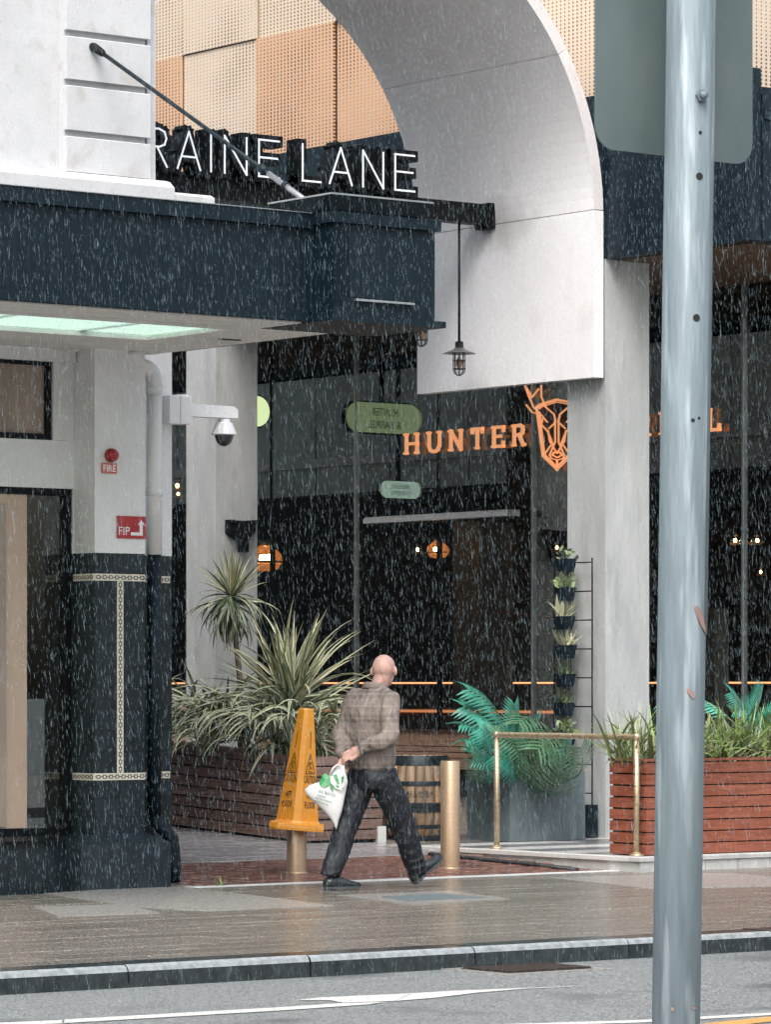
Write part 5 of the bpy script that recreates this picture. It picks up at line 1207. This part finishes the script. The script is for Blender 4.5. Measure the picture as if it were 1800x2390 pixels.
# ================================================================== THE WALKING MAN
MO = Vector((17.42, 22.53, 0))
man = thing('person', MO, 'bald man in checked shirt and dark trousers walking with hands behind his back', 'person')
HB = R(12.2); tf = Vector((math.cos(HB), math.sin(HB), 0)); tl = Vector((-math.sin(HB), math.cos(HB), 0)); TB = Vector((-.07, 0, 0))
def T(f, l, u): return TB + tf * f + tl * l + UZ * u
def cat(pts, k=5):
    "smooth path through points (position + radii)"
    P = [tuple(p[0]) + ((p[1], p[1]) if not isinstance(p[1], tuple) else p[1]) for p in pts]; out = []
    for i in range(len(P) - 1):
        p0, p1, p2, p3 = P[max(i - 1, 0)], P[i], P[i + 1], P[min(i + 2, len(P) - 1)]
        for j in range(k):
            t = j / k; out.append([.5 * (2 * b + (-a + c) * t + (2 * a - 5 * b + 4 * c - d) * t * t + (-a + 3 * b - 3 * c + d) * t ** 3) for a, b, c, d in zip(p0, p1, p2, p3)])
    out.append(list(P[-1])); return [Vector(o[:3]) for o in out], [(max(o[3], .002), max(o[4], .002)) for o in out]
def limb(mb, pts, k=5, n=14): p, r = cat(pts, k); return mb.tube(p, r, n)
def loft(mb, rings, n=22):
    V = []; N = len(rings)
    for c, rf, rl in rings:
        for k in range(n):
            a = 2 * math.pi * k / n; ca, sa = math.cos(a), math.sin(a)
            e = .85; V.append(c + tf * (rf * math.copysign(abs(ca) ** e, ca)) + tl * (rl * math.copysign(abs(sa) ** e, sa)))
    Fs = [(i * n + k, i * n + (k + 1) % n, (i + 1) * n + (k + 1) % n, (i + 1) * n + k) for i in range(N - 1) for k in range(n)]
    return mb.add(V, Fs + [tuple(range(n))[::-1], tuple((N - 1) * n + k for k in range(n))])
def fuse(mb, name, mat, parent, voxel, smooth=4, disp=None):
    me = mb.mesh(name, mat, True); ob = bpy.data.objects.new(name, me); COL.objects.link(ob)
    rm = ob.modifiers.new('r', 'REMESH'); rm.mode = 'VOXEL'; rm.voxel_size = voxel; rm.use_smooth_shade = True
    sm = ob.modifiers.new('s', 'SMOOTH'); sm.factor = .5; sm.iterations = smooth
    for k, (size, st, direction) in enumerate(disp or []):
        tx_ = bpy.data.textures.new('folds%d' % k, 'CLOUDS'); tx_.noise_scale = size; tx_.noise_depth = 2
        dm = ob.modifiers.new('d%d' % k, 'DISPLACE'); dm.texture = tx_; dm.strength = st; dm.mid_level = .5; dm.texture_coords = 'OBJECT'
        e = bpy.data.objects.new('tmp', None); COL.objects.link(e); e.scale = direction; dm.texture_coords_object = e
    bpy.context.view_layer.update()
    new = bpy.data.meshes.new_from_object(ob.evaluated_get(bpy.context.evaluated_depsgraph_get()))
    for m_ in list(ob.modifiers): ob.modifiers.remove(m_)
    ob.data = new; new.name = name; new.materials.clear(); new.materials.append(MATS[mat])
    new.polygons.foreach_set('use_smooth', [True] * len(new.polygons))
    for o in [o for o in bpy.data.objects if o.name.startswith('tmp')]: bpy.data.objects.remove(o)
    ob.parent = parent; ORG[ob.name] = ORG[parent.name]; return ob
def at_local(mb_):  # body parts are written in the man's own frame
    return mb_
# --- body: one continuous skin surface, mostly under the clothes
hy = R(24); hf = tf * math.cos(hy) + tl * math.sin(hy); hl = -tf * math.sin(hy) + tl * math.cos(hy)
HC_ = T(.125, -.012, 1.632)
def HD(f, l, u): return HC_ + hf * f + hl * l + UZ * u
b = MB()
def ell(mb, c, ff, fl, ru, rf, rl, tilt=0, n=20, m=14):
    V = []; Fs = []
    for i in range(m + 1):
        ph = math.pi * i / m
        for k in range(n):
            a = 2 * math.pi * k / n; f = rf * math.sin(ph) * math.cos(a); l = rl * math.sin(ph) * math.sin(a); u = -ru * math.cos(ph)
            f, u = f * math.cos(tilt) + u * math.sin(tilt), u * math.cos(tilt) - f * math.sin(tilt)
            V.append(c + ff * f + fl * l + UZ * u)
    for i in range(m):
        for k in range(n): Fs.append((i * n + k, i * n + (k + 1) % n, (i + 1) * n + (k + 1) % n, (i + 1) * n + k))
    return mb.add(V, Fs)
ell(b, HD(-.008, 0, .008), hf, hl, .090, .101, .083)                  # skull
ell(b, HD(-.035, 0, .0), hf, hl, .078, .074, .080)                    # back of head
ell(b, HD(.035, 0, -.055), hf, hl, .085, .062, .064, .15)             # face
ell(b, HD(.052, 0, -.105), hf, hl, .035, .045, .045)                  # jaw
ell(b, HD(.105, 0, -.03), hf, hl, .024, .018, .013, -.3)              # nose
ell(b, HD(.085, 0, .01), hf, hl, .012, .022, .05)                     # brow
ell(b, HD(.095, 0, -.078), hf, hl, .010, .014, .024)                  # lips
for s in (-1, 1):
    ell(b, HD(-.004, .088 * s, -.025), hf * .8 - hl * s * .55, hl * .8 + hf * s * .5, .036, .025, .011, .15)   # ear
    ell(b, HD(.004, .080 * s, -.045), hf, hl, .012, .010, .008)
limb(b, [(T(.0, 0, 1.36), .075), (T(.035, 0, 1.44), .062), (T(.075, -.005, 1.50), .059), (HD(-.03, 0, -.04), .062)])
for k_, u_ in enumerate((1.475, 1.492, 1.509)):       # neck creases
    limb(b, [(T(.01 + .02 * k_, -.052, u_ + .006), .008), (T(-.005 + .02 * k_, -.02, u_ - .004), .010), (T(-.005 + .02 * k_, .02, u_ - .004), .010), (T(.01 + .02 * k_, .052, u_ + .006), .008)], 3, 8)
loft(b, [(T(0, 0, .80), .09, .13), (T(0, 0, .95), .095, .135), (T(0, 0, 1.15), .10, .14), (T(-.01, 0, 1.30), .10, .15), (T(0, 0, 1.39), .08, .13), (T(.02, 0, 1.42), .05, .06)])
RS, RE, RW, RH = T(-.01, -.168, 1.392), T(-.095, -.25, 1.12), T(-.205, -.088, 1.048), T(-.225, -.005, 1.005)
LS, LE, LW, LH = T(-.01, .160, 1.392), T(-.115, .205, 1.135), T(-.205, .085, .995), T(-.235, .092, .915)
limb(b, [(RS, .045), (RE, .034), (RE + (RW - RE) * .6, .027), (RW, .027), (RW + (RH - RW) * .35, (.024, .030))]); limb(b, [(LS, .045), (LE, .034), (LE + (LW - LE) * .6, .027), (LW, .027), (LW + (LH - LW) * .3, (.024, .028))])
# right hand clasping the left wrist
hd = (RH - RW).normalized()
limb(b, [(RW, .026), (RW + hd * .045, (.024, .036)), (RH - hd * .01, (.021, .040)), (RH + hd * .02, (.016, .034))], 4, 12)
back = -tf
for k in range(4):
    o_ = UZ * (.030 - .020 * k) + back * .012; s = RH + hd * .012 + o_
    L_ = (.078, .086, .082, .066)[k]
    limb(b, [(s, .0105), (s + hd * L_ * .45 + back * .016 - UZ * .006, .010), (s + hd * L_ * .8 + back * .004 - UZ * .018, .009), (s + hd * L_ * .9 + tf * .022 - UZ * .026, .008)], 4, 8)
limb(b, [(RW + hd * .03 - UZ * .028 , .013), (RW + hd * .065 - UZ * .045 + back * .012, .012), (RW + hd * .105 - UZ * .048 + back * .01, .010)], 4, 8)
# left hand closed on the bag handles
hd = (LH - LW).normalized(); side = hd.cross(back).normalized()
limb(b, [(LW + hd * .02, .026), (LW + hd * .055, (.022, .036)), (LH - hd * .0, (.020, .040)), (LH + hd * .02, (.016, .035))], 4, 12)
for k in range(4):
    s = LH + hd * .016 + side * (.030 - .020 * k); L_ = (.07, .078, .074, .06)[k]
    limb(b, [(s, .0105), (s + hd * L_ * .42 + tf * -.012, .010), (s + hd * L_ * .52 + tf * .022, .0095), (s + hd * L_ * .22 + tf * .034, .0085)], 4, 8)
limb(b, [(LW + hd * .04 + side * .03, .013), (LW + hd * .08 + side * .048 + tf * .015, .012), (LW + hd * .11 + side * .03 + tf * .034, .010)], 4, 8)
# legs inside the trousers
LHp, LK, LA = Vector((-.075, .095, .86)), Vector((-.245, .085, .475)), Vector((-.415, .04, .10))
RHp, RK, RA = Vector((-.05, -.095, .86)), Vector((.14, -.085, .48)), Vector((.32, -.045, .125))
for h, k, a in ((LHp, LK, LA), (RHp, RK, RA)): limb(b, [(h + UZ * .02, .075), (h + (k - h) * .5, .068), (k, .05), (k + (a - k) * .35, .05), (a, .035)])
body_o = fuse(b, 'body', 'skin', man, .0062, 3)
# eyes
for s in (-1, 1): MB().ball(HD(.084, .031 * s, -.010) + MO, .0115, 10, 8).build('eye', 'shoe_leather', man, True)
# --- shirt
s_ = MB()
loft(s_, [(T(.005, 0, .845), .112, .155), (T(.0, 0, .90), .135, .178), (T(-.0, 0, .97), .142, .190), (T(-.006, 0, 1.06), .142, .184), (T(-.014, 0, 1.16), .148, .188), (T(-.022, 0, 1.26), .150, .195),
          (T(-.024, 0, 1.35), .142, .192), (T(-.014, 0, 1.415), .118, .172), (T(.008, 0, 1.462), .09, .122), (T(.04, 0, 1.50), .068, .078)])
limb(s_, [(T(0, .05, 1.39), .07), (LS, .082), (LS + (LE - LS) * .5, .072), (LE, .064), (LE + (LW - LE) * .5, .056), (LE + (LW - LE) * .86, .050), (LE + (LW - LE) * .96, .046)])
limb(s_, [(T(0, -.05, 1.39), .07), (RS, .084), (RS + (RE - RS) * .5, .072), (RE, .066), (RE + (RW - RE) * .5, .058), (RE + (RW - RE) * .86, .047), (RE + (RW - RE) * .95, .042)])
# folds: soft ridges across the lower back and at the elbows
for (a, c, d) in ((T(-.13, .08, 1.20), T(-.145, .0, 1.08), T(-.135, -.06, 1.0)), (T(-.12, -.12, 1.30), T(-.14, -.09, 1.2), T(-.12, -.13, 1.1)), (T(-.1, -.15, .98), T(-.12, -.05, .93), T(-.125, .06, .92)), (T(-.13, .12, 1.27), T(-.14, .11, 1.15), T(-.12, .14, 1.03)),
                  (T(-.1, .13, .99), T(-.12, .06, .95), T(-.12, 0, .90)), (T(-.145, .03, 1.30), T(-.158, .025, 1.2), T(-.15, .03, 1.1))):
    limb(s_, [(a, .008), (c, .016), (d, .008)], 6, 8)
for P_, Q_ in ((LS, LE), (RS, RE), (LE, LW), (RE, RW)):
    for f_ in (.25, .5, .72, .9):
        c = P_ + (Q_ - P_) * f_; ax_ = (Q_ - P_).normalized(); o1 = ax_.cross(back).normalized() * .05
        limb(s_, [(c - o1 + back * .03 + ax_ * .02, .010), (c + back * .058, .014), (c + o1 + back * .03 - ax_ * .02, .010)], 4, 8)
fuse(s_, 'shirt', 'shirt_plaid', man, .0085, 3, [(.075, .032, (.8, .8, 2.4)), (.035, .009, (1, 1, 1.3))])
# yoke seam, collar, cuffs
col_ = MB(); P = []
for k in range(17):
    a = R(-160 + 20 * k); P.append(T(.035, 0, 1.505) + tf * (-.078 * math.cos(a)) + tl * (.082 * math.sin(a)) + UZ * (.012 * math.cos(a) - .01))
V = []; Fs = []
for p in P:
    o_ = (p - T(.035, 0, 1.505)); o_.z = 0; o_.normalize()
    V += [p + MO - o_ * .004 + UZ * .022, p + MO + o_ * .006 + UZ * .018, p + MO + o_ * .022 - UZ * .022, p + MO - o_ * .002 - UZ * .03]
for i in range(len(P) - 1):
    for k in range(4): Fs.append((4 * i + k, 4 * i + (k + 1) % 4, 4 * i + 4 + (k + 1) % 4, 4 * i + 4 + k))
col_.add(V, Fs + [(0, 1, 2, 3), tuple(4 * len(P) - 4 + k for k in range(4))[::-1]]).build('collar', 'shirt_plaid', man, True)
d_ = (RW - RE).normalized(); cb_ = RE + (RW - RE) * .90
MB().tube([MO + cb_, MO + cb_ + d_ * .05], [(.050, .050), (.044, .044)], 16).build('cuff', 'denim', man, True)
d_ = (LW - LE).normalized(); cb_ = LE + (LW - LE) * .93
limb_p = [MO + cb_ + Vector((0, 0, 0)), MO + cb_ + d_ * .03 + tl * .012, MO + cb_ + d_ * .055 + tl * .03]
MB().tube(limb_p, [.050, .056, .062], 16).build('cuff', 'shirt_plaid', man, True)
# --- trousers
t_ = MB()
loft(t_, [(T(.0, 0, .74), .115, .150), (T(-.005, 0, .80), .135, .172), (T(-.005, 0, .87), .132, .170), (T(.0, 0, .93), .115, .155)])
limb(t_, [(LHp + UZ * .0, (.11, .11)), (LHp + (LK - LHp) * .45, (.112, .105)), (LK + Vector((.01, 0, .03)), (.094, .092)), (LK + (LA - LK) * .45, (.088, .084)), (LA + UZ * .07 + Vector((.01, 0, 0)), (.080, .076)), (LA + UZ * .015, (.074, .070))], 6, 18)
limb(t_, [(RHp + UZ * .0, (.11, .11)), (RHp + (RK - RHp) * .45, (.110, .105)), (RK + Vector((0, 0, .03)), (.096, .092)), (RK + (RA - RK) * .45, (.086, .084)), (RA + UZ * .04 + Vector((-.02, 0, 0)), (.078, .076)), (RA - UZ * .02 + Vector((-.005, 0, 0)), (.072, .070))], 6, 18)
for h, k, a in ((LHp, LK, LA), (RHp, RK, RA)):
    for f_, w_ in ((.35, .10), (.6, .095), (.85, .09)):
        c = h + (k - h) * f_; limb(t_, [(c + Vector((-.05, -w_ * .9, .03)), .010), (c + Vector((-w_, -.02, -.01)), .016), (c + Vector((-.06, .07, .02)), .010)], 4, 8)
    for f_ in (.15, .4, .62, .8, .95):
        c = k + (a - k) * f_; limb(t_, [(c + Vector((.02, -.078, .03)), .011), (c + Vector((-.06, -.055, .0)), .017), (c + Vector((-.08, .03, .015)), .011)], 4, 8)
limb(t_, [(T(-.13, -.06, .86), .008), (T(-.14, 0, .80), .012), (T(-.10, .03, .72), .008)], 4, 8)
fuse(t_, 'trousers', 'trouser', man, .0085, 3, [(.08, .026, (1, 1, 1.7)), (.03, .007, (1, 1, 1.4))])
# --- shoes
def shoe(heel, direction, upv):
    f = direction.normalized(); u = (upv - f * upv.dot(f)).normalized(); l = u.cross(f)
    S_ = 1.12
    prof = [(0, .030, .07), (.03, .038, .085), (.07, .040, .095), (.11, .041, .085), (.15, .046, .066), (.20, .050, .052), (.245, .043, .042), (.272, .026, .032), (.282, .008, .02)]
    n = 14; V = []
    for t, w_, h_ in [(a_ * S_, b_ * S_, c_ * S_) for a_, b_, c_ in prof]:
        for k in range(n):
            a = 2 * math.pi * k / n; ca, sa = math.cos(a), math.sin(a); z = .012 + (h_ - .0) * (.5 + .5 * sa) if sa > -.5 else .014
            V.append(MO + heel + f * t + l * (w_ * ca) + u * max(.012, h_ * (.5 + .5 * sa)))
    Fs = [(i * n + k, i * n + (k + 1) % n, (i + 1) * n + (k + 1) % n, (i + 1) * n + k) for i in range(len(prof) - 1) for k in range(n)] + [tuple(range(n))[::-1], tuple((len(prof) - 1) * n + k for k in range(n))]
    sh_ = MB().add(V, Fs).build('shoe', 'shoe_leather', man, True)
    outl = [(a_ * S_, b_ * S_) for a_, b_ in [(.0, .02), (.01, .034), (.06, .042), (.12, .043), (.18, .052), (.23, .050), (.27, .034), (.288, .0)]]
    poly = [MO + heel + f * (t - .004) + l * w_ for t, w_ in outl] + [MO + heel + f * (t - .004) - l * w_ for t, w_ in outl[::-1][1:]]
    MB().prism(poly, u * .018).build('sole', 'shoe_sole', sh_)
    ha = [MO + heel + f * t + l * w_ - u * .010 for t, w_ in ((-.004, .02), (.01, .036), (.07, .038), (.07, -.038), (.01, -.036), (-.004, -.02))]
    MB().prism(ha, u * .0095).build('heel', 'shoe_sole', sh_)
    for q in range(3): MB().tube([MO + heel + f * (.115 + .02 * q) + l * .022 + u * (.087 - .012 * q), MO + heel + f * (.120 + .02 * q) + u * (.094 - .012 * q), MO + heel + f * (.115 + .02 * q) - l * .022 + u * (.087 - .012 * q)], .003, 5).build('lace', 'black_metal', sh_)
shoe(Vector((-.475, .035, .012)), Vector((1, -.05, 0)), UZ)
shoe(Vector((.298, -.035, .035)), Vector((.78, -.06, .58)), Vector((-.58, 0, .78)))

# ================================================================== SHOPPING BAG
hw = MO + LH + (LH - LW).normalized() * .03
bg_d = hw.dot(FW) - .03
bgt = thing('shopping_bag', atD(770, 1930, bg_d), 'white plastic shopping bag with a green vegetable print held behind the man', 'bag')
rows = [(1786, 792, 804, .012), (1800, 777, 806, .02), (1812, 766, 810, .03), (1824, 745, 812, .05), (1836, 722, 809, .065), (1846, 711, 807, .075), (1856, 714, 805, .08), (1868, 725, 803, .085), (1882, 741, 800, .08), (1896, 755, 796, .07), (1910, 768, 791, .05), (1922, 777, 788, .03), (1932, 781, 786, .012)]
m = MB(); n = 20; V = []
def bag_pt(px_, py_, off): return atD(px_, py_, bg_d) + FW * off
for i, (yy, xa, xb, th) in enumerate(rows):
    for k in range(n):
        a = 2 * math.pi * k / n; cxp, w_ = (xa + xb) / 2, (xb - xa) / 2
        cr_ = 1 + .05 * math.sin(5 * a + i)
        V.append(bag_pt(cxp + w_ * math.cos(a), yy + 4 * math.cos(a) * (1 if i > 3 else 0), -th * .6 * math.sin(a) * cr_))
Fs = [(i * n + k, i * n + (k + 1) % n, (i + 1) * n + (k + 1) % n, (i + 1) * n + k) for i in range(len(rows) - 1) for k in range(n)] + [tuple(range(n))[::-1], tuple((len(rows) - 1) * n + k for k in range(n))]
bag_b = m.add(V, Fs).build('sack', 'bag_plastic', bgt, True)
bag_b.data.update()
MB().tube([bag_pt(x, y, -.05) for x, y in ((772, 1812), (774, 1826), (784, 1838), (795, 1842), (803, 1834), (806, 1820), (803, 1806), (800, 1796))], (.006), 8).build('handle_loop', 'bag_plastic', bgt, True)
MB().tube([bag_pt(x, y, -.03) for x, y in ((770, 1808), (778, 1792), (788, 1784), (796, 1788))], .008, 8).build('handle', 'bag_plastic', bgt, True)
def surf(px_, py_):
    for (y0, a0, b0, t0), (y1, a1, b1, t1) in zip(rows[:-1], rows[1:]):
        if y0 <= py_ <= y1:
            f_ = (py_ - y0) / (y1 - y0); xa, xb, th = a0 + (a1 - a0) * f_, b0 + (b1 - b0) * f_, t0 + (t1 - t0) * f_; break
    else: xa, xb, th = rows[-1][1], rows[-1][2], .01
    q = max(-1, min(1, (px_ - (xa + xb) / 2) / ((xb - xa) / 2))); return bag_pt(px_, py_, -th * .6 * math.sqrt(1 - q * q) * 1.06 - .008)
m = MB()
def blobp(pts):
    c = (sum(p[0] for p in pts) / len(pts), sum(p[1] for p in pts) / len(pts)); V = [surf(*c)] + [surf(*p) for p in pts] ; N = len(pts)
    m.add(V, [(0, 1 + i, 1 + (i + 1) % N) for i in range(N)])
blobp([(752, 1808), (760, 1804), (770, 1812), (774, 1822), (768, 1832), (757, 1837), (748, 1834), (745, 1826), (750, 1816)])
blobp([(770, 1825), (777, 1826), (779, 1835), (777, 1846), (771, 1838)])
blobp([(778, 1808), (786, 1806), (790, 1818), (793, 1830), (787, 1826), (781, 1816)])
blobp([(784, 1830), (791, 1834), (791, 1840), (786, 1838)]); blobp([(797, 1812), (803, 1812), (800, 1824), (797, 1828)])
m.build('vegetable_print', 'print_green', bag_b)
m = MB()
def bag_text(s, x0, y0, x1, y1, h):
    V, Fs = text_polys(s); xa = min(p.x for p in V); xb = max(p.x for p in V); ya = min(p.y for p in V); yb = max(p.y for p in V)
    m.add([surf(x0 + (x1 - x0) * (p.x - xa) / (xb - xa) - .1 * (p.y - ya), y0 + (y1 - y0) * (p.x - xa) / (xb - xa) - h * (p.y - ya) / (yb - ya)) for p in V], Fs)
bag_text('AS BROS.', 744, 1848, 784, 1858, 7)
for (xa, ya, xb, yb, k) in ((741, 1853, 762, 1858, 4), (737, 1859, 776, 1870, 8), (734, 1866, 768, 1877, 7)):
    for q in range(k):
        f0, f1 = q / k, (q + .62) / k; m.add([surf(xa + (xb - xa) * f_, ya + (yb - ya) * f_ + d_) for f_, d_ in ((f0, 0), (f1, 0), (f1, 2.4), (f0, 2.4))], [(0, 1, 2, 3)])
m.build('lettering', 'print_grey', bag_b)

# ================================================================== RAIN
rng = random.Random(3)
def rain(n):
    V = []; Fs = []; cnt = 0; tries = 0
    while cnt < n and tries < n * 12:
        tries += 1
        d = 10 + (34 - 10) * rng.random() ** .6
        p = atD(rng.uniform(-380, 2180), rng.uniform(-380, 2700), d)
        if p.z < .05 or p.z > 9: continue
        if p.x < 16.75 and p.y > 23.8: continue
        if p.x < 16.8 and p.y > 21.15 and p.z < 4.8: continue
        if p.y > 26.3 and p.x > 17.6: continue
        if p.x > 22.9 and p.y > 24.4: continue
        if abs((p - base).dot(RT)) < .2 and abs(d - pd) < .4: continue
        L = min(.10, .026 * math.exp(rng.gauss(0, .48))); r_ = min(.0032, .0011 * math.exp(rng.gauss(0, .32)))
        tilt = rng.gauss(.07, .12); ax_ = (UZ + RT * -tilt + FW * rng.gauss(0, .05)).normalized()
        a = RT; b_ = ax_.cross(a).normalized(); k = len(V)
        V += [tuple(p + ax_ * L)]
        for q in range(3): V.append(tuple(p + ax_ * (L * .35) + a * (r_ * math.cos(2.094 * q)) + b_ * (r_ * math.sin(2.094 * q))))
        V.append(tuple(p))
        for q in range(3): q2 = (q + 1) % 3; Fs += [(k, k + 1 + q, k + 1 + q2), (k + 4, k + 1 + q2, k + 1 + q)]
        cnt += 1
    me = bpy.data.meshes.new('rain'); me.from_pydata(V, [], Fs); me.materials.append(MATS['rain_water'])
    o = bpy.data.objects.new('rain', me); COL.objects.link(o); o['kind'] = 'stuff'; tag(o, 'heavy rain falling across the whole street', 'rain')
rain(115000)
